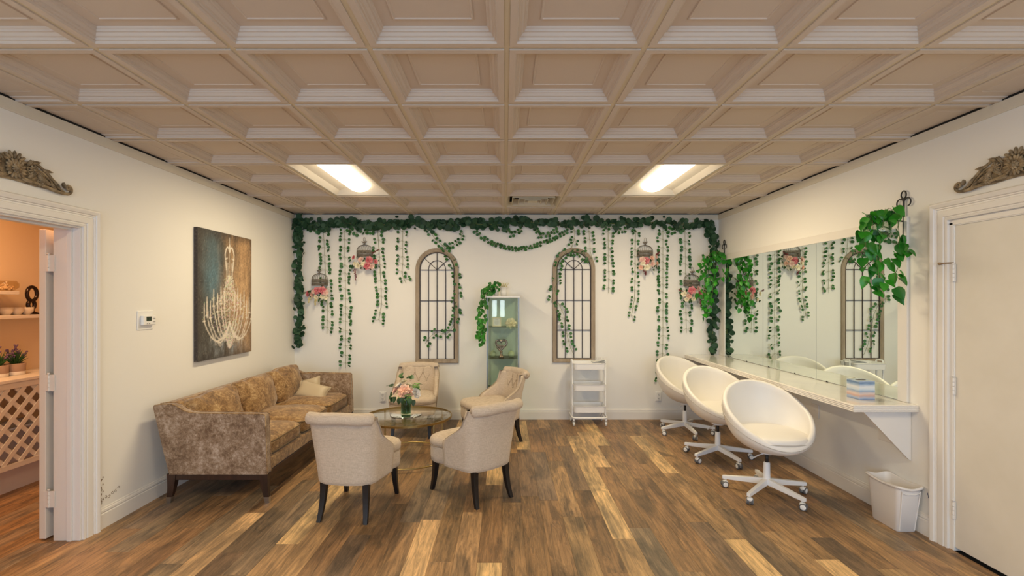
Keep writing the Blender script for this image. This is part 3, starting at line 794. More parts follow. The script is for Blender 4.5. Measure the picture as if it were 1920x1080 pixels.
    cu = [seatloop(z, o_) for z, o_ in ((.392, .003), (.40, -.004), (.425, -.006), (.445, .003), (.458, .022), (.467, .06), (.472, .12), (.474, .2))]
    c_ = MB().sweep(cu); c_.add(cu[-1], [tuple(range(40))]); c_.build('seat_cushion', M_linen, t)
    # legs
    for (x, y, dx, dy) in ((-.20, .235, -.012, .035), (.20, .235, .012, .035), (-.155, -.225, -.015, -.05), (.155, -.225, .015, -.05)):
        lo = []
        for k in range(9):
            u = k/8; z = .262*(1-u); wd = .0225*(1-u)+.0145*u; ox, oy = dx*u*u, dy*u*u
            lo.append([(x+ox-wd, y+oy-wd, z), (x+ox+wd, y+oy-wd, z), (x+ox+wd, y+oy+wd, z), (x+ox-wd, y+oy+wd, z)])
        g = MB().sweep(lo, smooth=False); g.add(lo[-1], [(0,1,2,3)]); g.build('leg', M_ebony, t, bevel=.002)
    return t
ch = slipper('beige linen slipper chair seen from behind, beside the near end of the sofa')
ch.location = (-1.107, 3.645, 0); ch.rotation_euler = (0, 0, math.radians(-6))
dup(ch, (-.262, 3.915, 0), math.radians(41.2), 'beige linen slipper chair seen from behind, on the right of the glass table')
dup(ch, (-1.06, 5.69, 0), math.radians(181), 'beige slipper chair facing the camera behind the flower vase, tufted back under the left arch')
dup(ch, (-.145, 5.33, 0), math.radians(119.6), 'beige slipper chair turned sideways in front of the glass display cabinet')

# ================================================================ GLASS TABLE
M_tglass = glass('clear_glass', (.955, .975, .955), .45)
tx, ty, tz, tr = -.955, 4.755, .418, .43
t = thing('glass_coffee_table', 'round glass coffee table with thin antique brass frame', 'table', (tx, ty, 0))
def ringpts(r, z, n=64, c=(0,0)): return [(c[0]+r*math.cos(2*PI*k/n), c[1]+r*math.sin(2*PI*k/n), z) for k in range(n)]
MB().lathe([(0, tz-.006), (tr-.012, tz-.006), (tr-.010, tz-.004), (tr-.010, tz+.001), (tr-.012, tz+.002), (0, tz+.002)], 64).build('glass_top', M_tglass, t)
g = MB().sweep([[(r*math.cos(2*PI*k/64), r*math.sin(2*PI*k/64), z) for r, z in ((tr, tz+.004), (tr, tz-.016), (tr-.016, tz-.016), (tr-.016, tz-.008), (tr-.009, tz-.008), (tr-.009, tz+.004))] for k in range(64)], closed_u=True, smooth=False)
g.build('top_ring', M_brass, t)
MB().tube(ringpts(tr-.008, .034), .0075, 8, closed=True).build('lower_ring', M_brass, t)
for a in (45, 135, 225, 315):
    x, y = (tr-.008)*math.cos(math.radians(a)), (tr-.008)*math.sin(math.radians(a))
    MB().box(x-.008, x+.008, y-.008, y+.008, 0, tz-.014).build('leg', M_brass, t, bevel=.002)
M_mirror = mat('mirror_silver', (.86, .90, .88), .015, 1)
vx_, vy_ = AT(761, 781, 4.76)[0]+0, 4.765
t = thing('mirror_plate', 'round mirrored centrepiece plate under the flower vase', 'mirror plate', (vx_, vy_, tz+.002))
MB().lathe([(0, .002), (.148, .002), (.15, .004), (.15, .008), (.146, .010), (0, .010)], 48).build('mirror_disc', M_mirror, t)
MB().tube(ringpts(.150, .005, 48), .003, 6, closed=True).build('bevelled_edge', M_iron, t)
vz = tz+.0125
M_vglass = glass('vase_glass', (.88, .95, .91))
t = thing('glass_vase', 'clear cylinder glass vase of dark green water on the mirrored plate', 'vase', (vx_, vy_, vz))
MB().lathe([(0, 0), (.050, 0), (.052, .004), (.052, .225), (.050, .227), (.048, .225), (.048, .012), (0, .010)], 28).build('glass_wall', M_vglass, t)
MB().lathe([(0, .0125), (.0472, .0125), (.0472, .17), (0, .17)], 28).build('water', glass('green_water', (.24, .47, .27)), t)
# flowers
def petal(mb, M_, w_, h_, cup, mi=0):
    vs = []; fs = []; n, m_ = 4, 5
    for a in range(m_+1):
        v = a/m_
        for b_ in range(n+1):
            u = -1+2*b_/n; wd = w_*math.sin(PI*(.18+.72*v))**.8
            vs.append((u*wd, -cup*(v*v)*h_*1.0+cup*h_*.9*u*u*.5*v, v*h_-.1*h_*u*u*v))
    for a in range(m_):
        for b_ in range(n): i = a*(n+1)+b_; fs.append((i, i+1, i+n+2, i+n+1))
    mb.add(vs, fs, True, M_, mi)
def rose(mb, r, rnd, layers=((3,.25,.55),(5,.55,.75),(6,.85,.9),(7,1.25,.95))):
    for (n, tilt, sc) in layers:
        for k in range(n):
            a = 2*PI*k/n+rnd.uniform(0, .5)+tilt*3
            petal(mb, RZ(a) @ TR(0, r*.06*tilt, 0) @ RX(-tilt*.95+rnd.uniform(-.08, .08)), r*sc*.62, r*sc*.95, -.35)
    mb.sup((0, 0, r*.22), (r*.2, r*.2, r*.28), 1, 1, 10, 6)
def rose_mesh(name, r, m, seed):
    mb = MB(); rose(mb, r, random.Random(seed)); return mb.mesh(name, m)
def petal_mat(name, c, c2): return mat(name, c, .6, noise=(c2, 22, 3, .4, .65))
M_peach = petal_mat('peach_petals', (.86, .50, .38), (.92, .66, .52)); M_pink = petal_mat('pink_petals', (.62, .13, .17), (.80, .34, .34))
M_cream = petal_mat('cream_petals', (.86, .78, .56), (.92, .86, .72)); M_blush = petal_mat('blush_petals', (.84, .52, .46), (.88, .68, .58)); M_ivory = petal_mat('ivory_petals', (.84, .80, .76), (.90, .86, .84))
M_lime = petal_mat('lime_sprig', (.22, .42, .08), (.42, .58, .22))
def disc_leaf(r, m, cup=.15, n=9):
    vs = [(0, 0, 0)]+[(r*math.cos(2*PI*k/n), r*math.sin(2*PI*k/n), cup*r) for k in range(n)]
    return MB().add(vs, [(0, 1+k, 1+(k+1) % n) for k in range(n)], True).mesh('leaf', m)
def heart_leaf(L_, m, w_=.42, fold=.18, droop=.25):
    prof = [(0, 0), (.10, .62), (.25, .95), (.42, 1.0), (.60, .80), (.78, .48), (.92, .18), (1, 0)]; vs = []; fs = []
    for t_, s_ in prof:
        x = s_*w_*L_; y = -t_*L_ ; dz = -droop*L_*t_*t_
        yb_ = y+(.10*L_ if 0 < t_ < .3 else 0)
        vs += [(-x, yb_, dz+fold*x), (-x*.5, (y+yb_)/2, dz+fold*x*.4), (0, y, dz), (x*.5, (y+yb_)/2, dz+fold*x*.4), (x, yb_, dz+fold*x)]
    for a in range(len(prof)-1):
        for b_ in range(4): i = a*5+b_; fs.append((i, i+1, i+6, i+5))
    return MB().add(vs, fs, True).mesh('leaf', m)
M_dleaf = leaf_mat('deep_green_leaf', (.012, .045, .012), (.04, .12, .03), .45)
t = thing('flower_arrangement', 'bouquet of peach, blush and white roses with green leaves in the glass vase', 'flowers', (vx_, vy_, vz+.20))
def put(me, name, x, y, z, rx, ry, rz, par=t, s_=1): return kid(me, name, par, TR(x, y, z) @ Euler((rx, ry, rz)).to_matrix().to_4x4() @ SC(s_))
def facing(x, y, z):   # rotation turning +Z to the outward direction
    return Vector((x, y, z)).to_track_quat('Z', 'Y').to_matrix().to_4x4()
bq = [(M_peach, .062, (-.01, -.055, .055), 'rose'), (M_peach, .052, (.045, -.035, .03), 'rose'), (M_peach, .045, (-.03, -.065, .01), 'rose'), (M_blush, .05, (-.105, -.02, .045), 'rose'), (M_ivory, .05, (-.075, .0, .085), 'rose'),
      (M_ivory, .058, (.115, -.03, .015), 'rose'), (M_cream, .04, (-.03, .01, .125), 'rose'), (M_cream, .045, (.04, .02, .085), 'rose'), (M_ivory, .045, (.09, .03, -.005), 'rose'), (M_cream, .045, (.0, .06, .06), 'rose')]
for k, (m_, r, p_, n_) in enumerate(bq):
    kid(rose_mesh('rose', r, m_, k), n_, t, TR(*p_) @ facing(p_[0]*1.4, p_[1]*1.6-.04, p_[2]*.8+.06) @ TR(0, 0, -r*.3))
lm = heart_leaf(.062, M_dleaf, .38)
for k, (x, y, z, rx, rz) in enumerate(((-.06,.0,.165,-.9,2.6),(-.045,.01,.15,-.5,3.4),(.01,.0,.15,-.6,2.2),(.04,.0,.15,-.4,3.8),(.06,-.01,.145,-.9,3.3),(-.13,-.03,.0,.8,-.9),(-.12,-.02,-.03,.6,-.4),(-.10,-.05,-.02,1.0,-.2),(.08,-.05,-.05,1.1,.3),(.1,-.04,.07,.3,1.5),(-.15,-.01,.07,-.6,2.9),(.05,-.07,-.03,1.2,.2),(-.05,-.07,-.03,1.2,-.3),(.11,.0,.09,-.2,2.0),(-.02,-.085,-.02,1.2,0.),(-.135,-.02,.02,1.2,-1.))):
    put(lm, 'leaf', x, y, z, rx, 0, rz)
st = MB()
for k in range(12):
    a = k*2.4; st.tube([(.035*math.cos(a), .035*math.sin(a), -.18), (-.012*math.cos(a), .012*math.sin(a), -.04), (.05*math.cos(a+.8), .05*math.sin(a+.8), .05)], .0028, 5)
st.tube([(-.10, -.02, .06), (-.14, -.02, .085), (-.19, -.02, .08)], .0018, 5)
st.build('stems', M_dleaf, t)
sp = MB(); rr = random.Random(5)
for k in range(60):
    a, r = rr.uniform(0, 2*PI), rr.uniform(.02, .06); cx_, cz_ = r*math.cos(a)*1.1, -.02+rr.uniform(-.03, .03)
    sp.sup((cx_, -.062+rr.uniform(-.01, .01), cz_), (.007, .004, .007), 1, 1, 6, 4)
for k in range(40): sp.sup((.10+rr.uniform(-.03, .03), .0, .075+rr.uniform(-.03, .03)), (.008, .006, .007), 1, 1, 6, 4)
stuff(sp.build('sprigs', M_lime, t))
# ================================================================ GLASS DISPLAY CABINET
cx0, cx1, cy0, cy1, cz = -.228, .176, 5.965, 6.285, 1.605
ccx = (cx0+cx1)/2; hw = (cx1-cx0)/2
M_cglass = glass('green_tinted_glass', (.955, .985, .965))
M_greyal = mat('grey_aluminium', (.30, .32, .33), .4, .6)
t = thing('display_cabinet', 'tall narrow glass display cabinet with white top between the arched panels', 'cabinet', (ccx, (cy0+cy1)/2, 0))
L_ = TR(-ccx, -(cy0+cy1)/2, 0)
MB().box(cx0-.006, cx1+.006, cy0-.005, cy1, cz-.022, cz, M=L_).build('top_board', M_white, t, bevel=.002)
MB().box(cx0, cx1, cy0, cy1, .03, .075, M=L_).build('base_board', M_white, t, bevel=.002)
for x in (cx0+.01, cx1-.04):
    for y in (cy0+.01, cy1-.04): MB().box(x, x+.03, y, y+.03, 0, .03, M=L_).build('foot', M_white, t)
for x0, x1, y0, y1 in ((cx0, cx0+.012, cy0, cy0+.014), (cx1-.016, cx1, cy0, cy0+.014), (cx0, cx0+.012, cy1-.014, cy1), (cx1-.012, cx1, cy1-.014, cy1)):
    MB().box(x0, x1, y0, y1, .075, cz-.022, M=L_).build('corner_post', M_greyal, t)
MB().box(cx0+.014, cx1-.018, cy0, cy0+.004, .08, cz-.026, M=L_).build('glass_door', M_cglass, t)
MB().box(cx0, cx0+.004, cy0+.014, cy1-.014, .075, cz-.022, M=L_).build('glass_side', M_cglass, t)
MB().box(cx1-.004, cx1, cy0+.014, cy1-.014, .075, cz-.022, M=L_).build('glass_side', M_cglass, t)
MB().box(cx0+.012, cx1-.012, cy1-.006, cy1-.002, .075, cz-.022, M=L_).build('glass_back', glass('green_back_glass', (.90, .965, .925)), t)
for z in (1.222, .835, .45): MB().box(cx0+.012, cx1-.012, cy0+.008, cy1-.008, z-.006, z, M=L_).build('glass_shelf', glass('shelf_glass', (.70, .84, .76)) if 'shelf_glass' not in bpy.data.materials else bpy.data.materials['shelf_glass'], t)
MB().lathe([(0, 0), (.007, 0), (.005, .008), (.009, .014), (.009, .020), (0, .022)], 12, M=L_ @ TR(cx1-.03, cy0, 1.23) @ RX(PI/2)).build('knob', M_chrome, t)
# contents
z1, z2 = 1.2225, .8355
x = AT(931.5, 600, 6.08)[0]
t = thing('picture_frame', 'small cream picture frame with a few lines of script in the display cabinet', 'frame', (x, 6.08, z1), 0)
M_crm = mat('cream_paint', (.80, .72, .48), .4)
Mt = RX(-.12)
f = MB()
for a in ((-.054, .054, 0, .012), (-.054, .054, .102, .114), (-.054, -.042, .012, .102), (.042, .054, .012, .102)): f.box(a[0], a[1], -.008, .004, a[2], a[3], M=Mt)
f.build('frame', M_crm, t, bevel=.001); MB().box(-.042, .042, -.002, 0, .012, .102, M=Mt).build('paper', mat('paper', (.82, .80, .72), .7), t)
g = MB(); rr = random.Random(8)
for i, (z, wd) in enumerate(((.084, .014), (.068, .024), (.054, .028), (.040, .022), (.028, .012))):
    n_ = 14; g.tube([(-wd+2*wd*k/n_, -.0035, z+.003*math.sin(k*2.3+i)*(1 if i in (1, 2) else .5)) for k in range(n_+1)], .0007, 4, M=Mt)
g.build('script_lines', M_iron, t)
x = AT(958, 604, 6.12)[0]
t = thing('decorative_flower', 'pale gold open flower ornament on the top shelf of the display cabinet', 'ornament', (x, 6.12, z1))
kid(rose_mesh('petals', .075, M_crm, 4), 'petals', t, TR(0, -.01, .035) @ RX(1.1)); MB().lathe([(0, 0), (.03, 0), (.02, .01), (.012, .03), (0, .035)], 14).build('base', M_crm, t)
# interlocking hearts
def hearts(t, M_, s_=1.0):
    def heart(c, sc, r):
        pts = []
        for k in range(40):
            a = 2*PI*k/40; x = 16*math.sin(a)**3; y = 13*math.cos(a)-5*math.cos(2*a)-2*math.cos(3*a)-math.cos(4*a)
            pts.append((c[0]+x*sc, c[1], c[2]+y*sc))
        return MB().tube(pts, r, 10, closed=True, flat=1.3)
    heart((0, 0, .165*s_), .0042*s_, .0105*s_).build('large_heart', M_, t)
    heart((-.012*s_, -.004, .118*s_), .0024*s_, .0085*s_).build('small_heart', M_, t)
    MB().lathe([(0, 0), (.036*s_, 0), (.036*s_, .006*s_), (.020*s_, .022*s_), (.014*s_, .05*s_), (.018*s_, .075*s_), (0, .085*s_)], 16).build('pedestal', M_, t)
M_bronze = mat('bronze_silver', (.20, .15, .12), .22, 1)
x = AT(940, 672, 6.08)[0]
t = thing('heart_sculpture', 'dark bronze sculpture of two interlocked hearts on the cabinet shelf', 'sculpture', (x, 6.08, z2)); hearts(t, M_bronze, 1.0)
M_bowl = mat('olive_glass', (.42, .50, .30), .2)
for px, lb in ((924.5, 'small olive glass lidded bowl left of the heart sculpture'), (958.5, 'small olive glass lidded bowl right of the heart sculpture')):
    x = AT(px, 668, 6.14)[0]
    t = thing('lidded_bowl', lb, 'bowl', (x, 6.14, z2)); MB().lathe([(0, 0), (.018, 0), (.036, .015), (.042, .035), (.036, .052), (.03, .056)], 20).build('bowl', M_bowl, t)
    MB().lathe([(.036, .055), (.028, .066), (.008, .072), (.006, .078), (.010, .084), (0, .088)], 20).build('lid', M_bowl, t)
# pots and ivy on top of the cabinet
M_potw = mat('white_ceramic', (.84, .81, .75), .4)
x = AT(944.5, 553, 6.10)[0]
t = thing('succulent_pot', 'white ribbed pot with pale yellow grass on top of the display cabinet', 'plant', (x, 6.10, cz))
MB().lathe([(0, 0), (.038, 0), (.042, .06), (.046, .106), (.050, .108), (.050, .114), (.044, .114), (.040, .06), (0, .055)], 24).build('pot', M_potw, t)
g = MB(); rr = random.Random(12)
for k in range(36):
    a, l = rr.uniform(0, 2*PI), rr.uniform(.05, .10); q = rr.uniform(.005, .03)
    g.tube([(q*math.cos(a), q*math.sin(a), .08), (1.6*q*math.cos(a), 1.6*q*math.sin(a), .10+l*.5), (2.4*q*math.cos(a), 2.4*q*math.sin(a), .10+l*.8)], [.003, .0025, .0006], 4)
stuff(g.build('grass', mat('pale_grass', (.62, .55, .22), .6), t))
M_ivy = leaf_mat('ivy_leaf', (.015, .13, .012), (.05, .30, .03), .45)
M_stem = mat('green_stem', (.16, .20, .06), .6)
x = AT(930, 550, 6.12)[0]
t = thing('potted_ivy', 'green ivy trailing over the left edge of the display cabinet', 'plant', (x, 6.12, cz))
MB().lathe([(0, 0), (.030, 0), (.036, .085), (.040, .088), (.034, .090), (0, .07)], 20).build('pot', M_potw, t)
ivy = heart_leaf(.058, M_ivy, .46, .15, .2); rr = random.Random(4)
paths = [[(930,540),(920,530),(908,545),(904,570),(900,595),(902,615),(906,640)], [(930,540),(915,548),(903,560),(899,580),(896,600),(906,620)], [(930,540),(912,555),(910,575),(908,600),(909,625)], [(932,540),(928,528),(938,530)], [(930,542),(916,536),(906,548)], [(905,600),(898,616),(896,634)], [(905,612),(902,632),(905,648)]]
for pa in paths:
    P3 = []
    for n_, (px, py) in enumerate(pa):
        yy = 6.10 if n_ < 1 else (6.02 if n_ < 2 else 5.90+.02*(n_ % 2)) if py < 552 or n_ < 3 else 5.93
        P3.append(Vector(AT(px, py, yy))-Vector((x, 6.12, cz)))
    MB().tube(P3, .0022, 5).build('stem', M_stem, t)
    for a, b_ in zip(P3, P3[1:]):
        n_ = max(2, int((b_-a).length/.026))
        for k in range(n_):
            p = a.lerp(b_, (k+rr.random())/n_)+Vector((rr.uniform(-.022, .022), rr.uniform(-.03, .01), rr.uniform(-.02, .02)))
            kid(ivy, 'leaf', t, Matrix.Translation(p) @ Euler((PI/2-rr.uniform(-.2, .7), rr.uniform(-.6, .6), rr.uniform(-1.2, 1.2))).to_matrix().to_4x4() @ SC(rr.uniform(.75, 1.1)))

# ================================================================ ARCHED PANELS
M_oldwood = mat('weathered_wood', (.30, .235, .17), .7, noise=((.42, .34, .26), (14, 14, 3), 5, .35, .7), bump=((60, 60, 6), .3, .002))
def arch(px0, px1, pyt, pyb, label):
    yw = YB-.030; x0, _, zb = AT(px0, pyb, yw); x1, _, zt = AT(px1, pyt, yw); cx_ = (x0+x1)/2; R = (x1-x0)/2; H = zt-zb
    t = thing('arched_window_panel', label, 'wall panel', (cx_, YB-.002, zb))
    def outline(R_, hb, n=28):
        cz_ = H-R; pts = [(-R_, hb)]
        pts += [(-R_*math.cos(PI*k/n), cz_+R_*math.sin(PI*k/n)) for k in range(n+1)]
        pts.append((R_, hb)); return pts
    fw = .053
    prof = [(0, -.0), (0, -.018), (.006, -.026), (.020, -.026), (.026, -.022), (.040, -.022), (.046, -.016), (fw, -.014), (fw, 0)]
    loops = []
    for off, y in prof: loops.append([(x, y, z) for x, z in outline(R-off, off)])
    g = MB(); n_ = len(loops[0])
    for i in range(len(loops)-1):
        a, b_ = loops[i], loops[i+1]
        g.add(a+b_, [(j, (j+1) % n_, n_+(j+1) % n_, n_+j) for j in range(n_)], False)
    g.build('wood_frame', M_oldwood, t)
    Ri = R-fw-.004; zi = fw+.004; cz_ = H-R; yb_ = -.010
    MB().tube([(x, yb_, z) for x, z in outline(Ri, zi)], .0075, 6, closed=True).build('iron_border', M_iron, t)
    ys = [cz_-.005, cz_-.005-(cz_-zi)*.345, cz_-.005-(cz_-zi)*.68]
    for z in ys: MB().box(-Ri, Ri, yb_-.005, yb_+.004, z-.0045, z+.0045).build('crossbar', M_iron, t)
    for q in (-.5, 0, .5):
        top = cz_+Ri if q == 0 else cz_
        MB().box(q*Ri-.0045, q*Ri+.0045, yb_-.005, yb_+.004, zi, top).build('upright', M_iron, t)
    r2 = Ri*.5
    MB().tube([(-r2*math.cos(PI*k/20), yb_, cz_+r2*1.05*math.sin(PI*k/20)) for k in range(21)], .0045, 6).build('inner_arch', M_iron, t)
    for a in (42, 138):
        ca, sa = math.cos(math.radians(a)), math.sin(math.radians(a)); MB().tube([(0, yb_, cz_), (Ri*ca, yb_, cz_+Ri*sa)], .0045, 6).build('spoke', M_iron, t)
arch(778.6, 859.4, 465, 681.3, 'arched weathered wood panel with black iron grille, left of the glass cabinet')
arch(1036.4, 1116.4, 464.5, 680, 'arched weathered wood panel with black iron grille, above the white trolley')

# ================================================================ TROLLEY
X0, X1, Y0, Y1 = .835, 1.255, 5.93, 6.24; tcx, tcy = (X0+X1)/2, (Y0+Y1)/2
t = thing('utility_trolley', 'white three-tier metal trolley on castors below the right arched panel', 'trolley', (tcx, tcy, 0)); wx, wy = (X1-X0)/2, (Y1-Y0)/2
def rrect(wx, wy, r, z, n=6):
    pts = []
    for (sx_, sy_, a0) in ((1,1,0),(-1,1,90),(-1,-1,180),(1,-1,270)):
        for k in range(n+1):
            a = math.radians(a0+90*k/n); pts.append((sx_*(wx-r)+r*math.cos(a), sy_*(wy-r)+r*math.sin(a), z))
    return pts
for z in (.166, .434, .695):
    g = MB().sweep([rrect(wx-.022, wy-.022, .03, z), rrect(wx-.018, wy-.018, .035, z+.004), rrect(wx-.012, wy-.012, .035, z+.073), rrect(wx-.006, wy-.006, .04, z+.076), rrect(wx-.006, wy-.006, .04, z+.080), rrect(wx-.016, wy-.016, .035, z+.078), rrect(wx-.020, wy-.020, .035, z+.008)], smooth=False)
    g.add(rrect(wx-.022, wy-.022, .03, z), [tuple(range(28))[::-1]]); g.add(rrect(wx-.020, wy-.020, .035, z+.008), [tuple(range(28))])
    g.build('tray', M_whitem, t)
for s_ in (-1, 1):
    x = s_*(wx-.004)
    MB().tube([(x, -.055, .118), (x, -.055, .79), (x, -.045, .803), (x, .045, .803), (x, .055, .79), (x, .055, .118)], .010, 8).build('upright_frame', M_whitem, t)
MB().tube(rrect(wx+.004, wy, .05, .108), .011, 8, closed=True).build('base_rail', M_whitem, t)
for sx_ in (-1, 1):
    for sy_ in (-1, 1):
        x, y = sx_*(wx-.012), sy_*(wy-.02); c_ = MB(); c_.lathe([(0, .10), (.010, .10), (.010, .075), (.006, .070)], 10, (x, y, 0)); c_.box(x-.013, x-.010, y-.004, y+.024, .028, .075); c_.box(x+.010, x+.013, y-.004, y+.024, .028, .075); c_.box(x-.013, x+.013, y-.008, y+.022, .068, .075)
        cs = c_.build('castor', M_whitem, t)
        MB().lathe([(.005, -.009), (.022, -.009), (.0275, -.006), (.0275, .006), (.022, .009), (.005, .009)], 20, M=TR(x, y+.015, .028) @ RY(PI/2)).build('wheel', M_white, cs)
t = thing('leaflet_holder', 'small open leaflet and clear holder lying on the top tray of the trolley', 'holder', (1.175, 6.06, .8))
for k, (a, z) in enumerate(((.0, 0), (.12, .010), (.24, .018))):
    MB().box(-.085, .075, -.05, .05, 0, .003, M=TR(0, 0, z-.022+k*.002) @ RY(-a*.6) @ RZ(.1*k)).build('leaflet', mat('grey_paper%d' % k, (.55+.1*k, .56+.1*k, .58+.09*k), .5), t)
t.location = (1.165, 6.02, .800)
g = MB()
for k in range(6): g.tube([(-.07+.026*k, .03, .012), (-.07+.026*k, .03, .036)], .002, 5)
g.box(-.08, .07, .027, .033, .010, .013); g.build('wire_rack', M_chrome, t)

# ================================================================ COUNTER, MIRROR
M_marble = mat('white_marble_laminate', (.80, .78, .74), .10, noise=((.66, .66, .66), (3, 2, 2), 6, .45, .75), coat=.3)
KX, KY, KZ = 2.345, 3.255, .845
t = thing('vanity_counter', 'long white marble-look counter with reeded edge along the right wall', 'counter', ((KX+XR)/2, (KY+YB)/2, 0)); L_ = TR(-(KX+XR)/2, -(KY+YB)/2, 0)
MB().box(KX+.004, XR-.001, KY+.004, YB-.002, KZ-.046, KZ, M=L_).build('worktop', M_marble, t)
ep = [(0, -.048)]
for k in range(4):
    for a in range(5): ep.append((-.010+.0-.0035*math.sin(PI*a/4), -.047+.0115*k+.0105*a/4))
ep += [(-.008, 0), (0, .001)]
lp = [[(KX+.012+o_, yy, KZ+z) for o_, z in ep] for yy in (YB-.002,)] + [[(KX+.012+o_, KY+.012+o_, KZ+z) for o_, z in ep]] + [[(XR-.001, KY+.012+o_, KZ+z) for o_, z in ep]]
MB().sweep(lp, smooth=False, M=L_).build('reeded_edge', M_trim, t)
yb1 = 3.315
MB().prism([(XR-.002, yb1, KZ-.048), (KX+.115, yb1, KZ-.048), (KX+.115, yb1, KZ-.062), (XR-.02, yb1, .462), (XR-.002, yb1, .452)], (0, .022, 0), M=L_).build('support_bracket', M_trim, t, bevel=.002)
MB().prism([(XR-.002, 4.95, KZ-.048), (KX+.115, 4.95, KZ-.048), (KX+.115, 4.95, KZ-.062), (XR-.02, 4.95, .462), (XR-.002, 4.95, .452)], (0, .022, 0), M=L_).build('support_bracket', M_trim, t, bevel=.002)
MB().box(XR-.022, XR-.001, KY+.085, YB-.002, KZ-.12, KZ-.049, M=L_).build('wall_cleat', M_trim, t)
MZ0, MZ1 = KZ+.006, 2.06; my = [3.414, 4.312, 5.203, 6.10]
M_wmir = mat('wall_mirror_silver', (.80, .88, .84), .006, 1)
t = thing('wall_mirror', 'large frameless wall mirror of three joined panels above the counter', 'mirror', (XR-.006, (my[0]+my[3])/2, MZ0))
for a, b_ in zip(my, my[1:]):
    pn = MB().box(-.004, .004, a+.0012-(my[0]+my[3])/2, b_-.0012-(my[0]+my[3])/2, 0, MZ1-MZ0).build('mirror_panel', M_wmir, t)
    MB().box(-.0045, .0042, b_-.0016-(my[0]+my[3])/2, b_+.0016-(my[0]+my[3])/2, 0, MZ1-MZ0).build('panel_seam', M_greyal, t)
g = MB()
for k in range(6):
    yy = my[0]+.3+.46*k-(my[0]+my[3])/2; g.box(-.006, .003, yy-.008, yy+.008, -.005, .006)
g.build('mirror_clips', M_iron, t)
struct(MB().box(XR-.016, XR, my[0]-.08, my[0], KZ+.001, MZ1+.07).box(XR-.016, XR, my[3], my[3]+.07, KZ+.001, MZ1+.07).box(XR-.016, XR, my[0], my[3], MZ1, MZ1+.07).build('trim_8', M_trim, bevel=.002))

# tissue box
M_tb = mat('watercolour_card', (.5, .6, .7), .4); nt = M_tb.node_tree; N = nt.nodes; Lk = nt.links
tc = N.new('ShaderNodeTexCoord'); sp_ = N.new('ShaderNodeSeparateXYZ'); nz = N.new('ShaderNodeTexNoise'); nz.inputs['Scale'].default_value = 14; nz.inputs['Detail'].default_value = 5
mp = N.new('ShaderNodeMapping'); mp.inputs['Scale'].default_value = (1, 1, 3.2); Lk.new(tc.outputs['Object'], mp.inputs[0]); Lk.new(mp.outputs[0], nz.inputs['Vector'])
Lk.new(tc.outputs['Object'], sp_.inputs[0]); ma = N.new('ShaderNodeMath'); ma.operation = 'MULTIPLY_ADD'; ma.inputs[1].default_value = 1/.135
Lk.new(sp_.outputs['Z'], ma.inputs[0]); mb_ = N.new('ShaderNodeMath'); mb_.operation = 'MULTIPLY_ADD'; mb_.inputs[1].default_value = .16; mb_.inputs[2].default_value = -.08; Lk.new(nz.outputs['Fac'], mb_.inputs[0]); Lk.new(mb_.outputs[0], ma.inputs[2])
cr = N.new('ShaderNodeValToRGB'); e = cr.color_ramp.elements
stops = [(0, (.22, .30, .50)), (.10, (.42, .50, .66)), (.20, (.62, .40, .34)), (.32, (.74, .58, .52)), (.45, (.30, .42, .58)), (.55, (.60, .68, .76)), (.68, (.76, .78, .80)), (.80, (.34, .46, .62)), (.90, (.12, .22, .40)), (1, (.46, .56, .68))]
e[0].position = 0; e[0].color = (*stops[0][1], 1); e[1].position = 1; e[1].color = (*stops[-1][1], 1)
for p_, c_ in stops[1:-1]: q = e.new(p_); q.color = (*c_, 1)
Lk.new(ma.outputs[0], cr.inputs[0]); Lk.new(cr.outputs[0], N['Principled BSDF'].inputs['Base Color'])
t = thing('tissue_box', 'cube tissue box with blue, white and rust watercolour bands on the counter', 'tissue box', (2.565, 3.49, KZ), .06)
MB().box(-.058, .058, -.06, .06, 0, .134).build('carton', M_tb, t, bevel=.002)
MB().lathe([(0, .1342), (.036, .1342), (.036, .1350), (0, .1350)], 20, sy=.7).build('opening', M_iron, t)

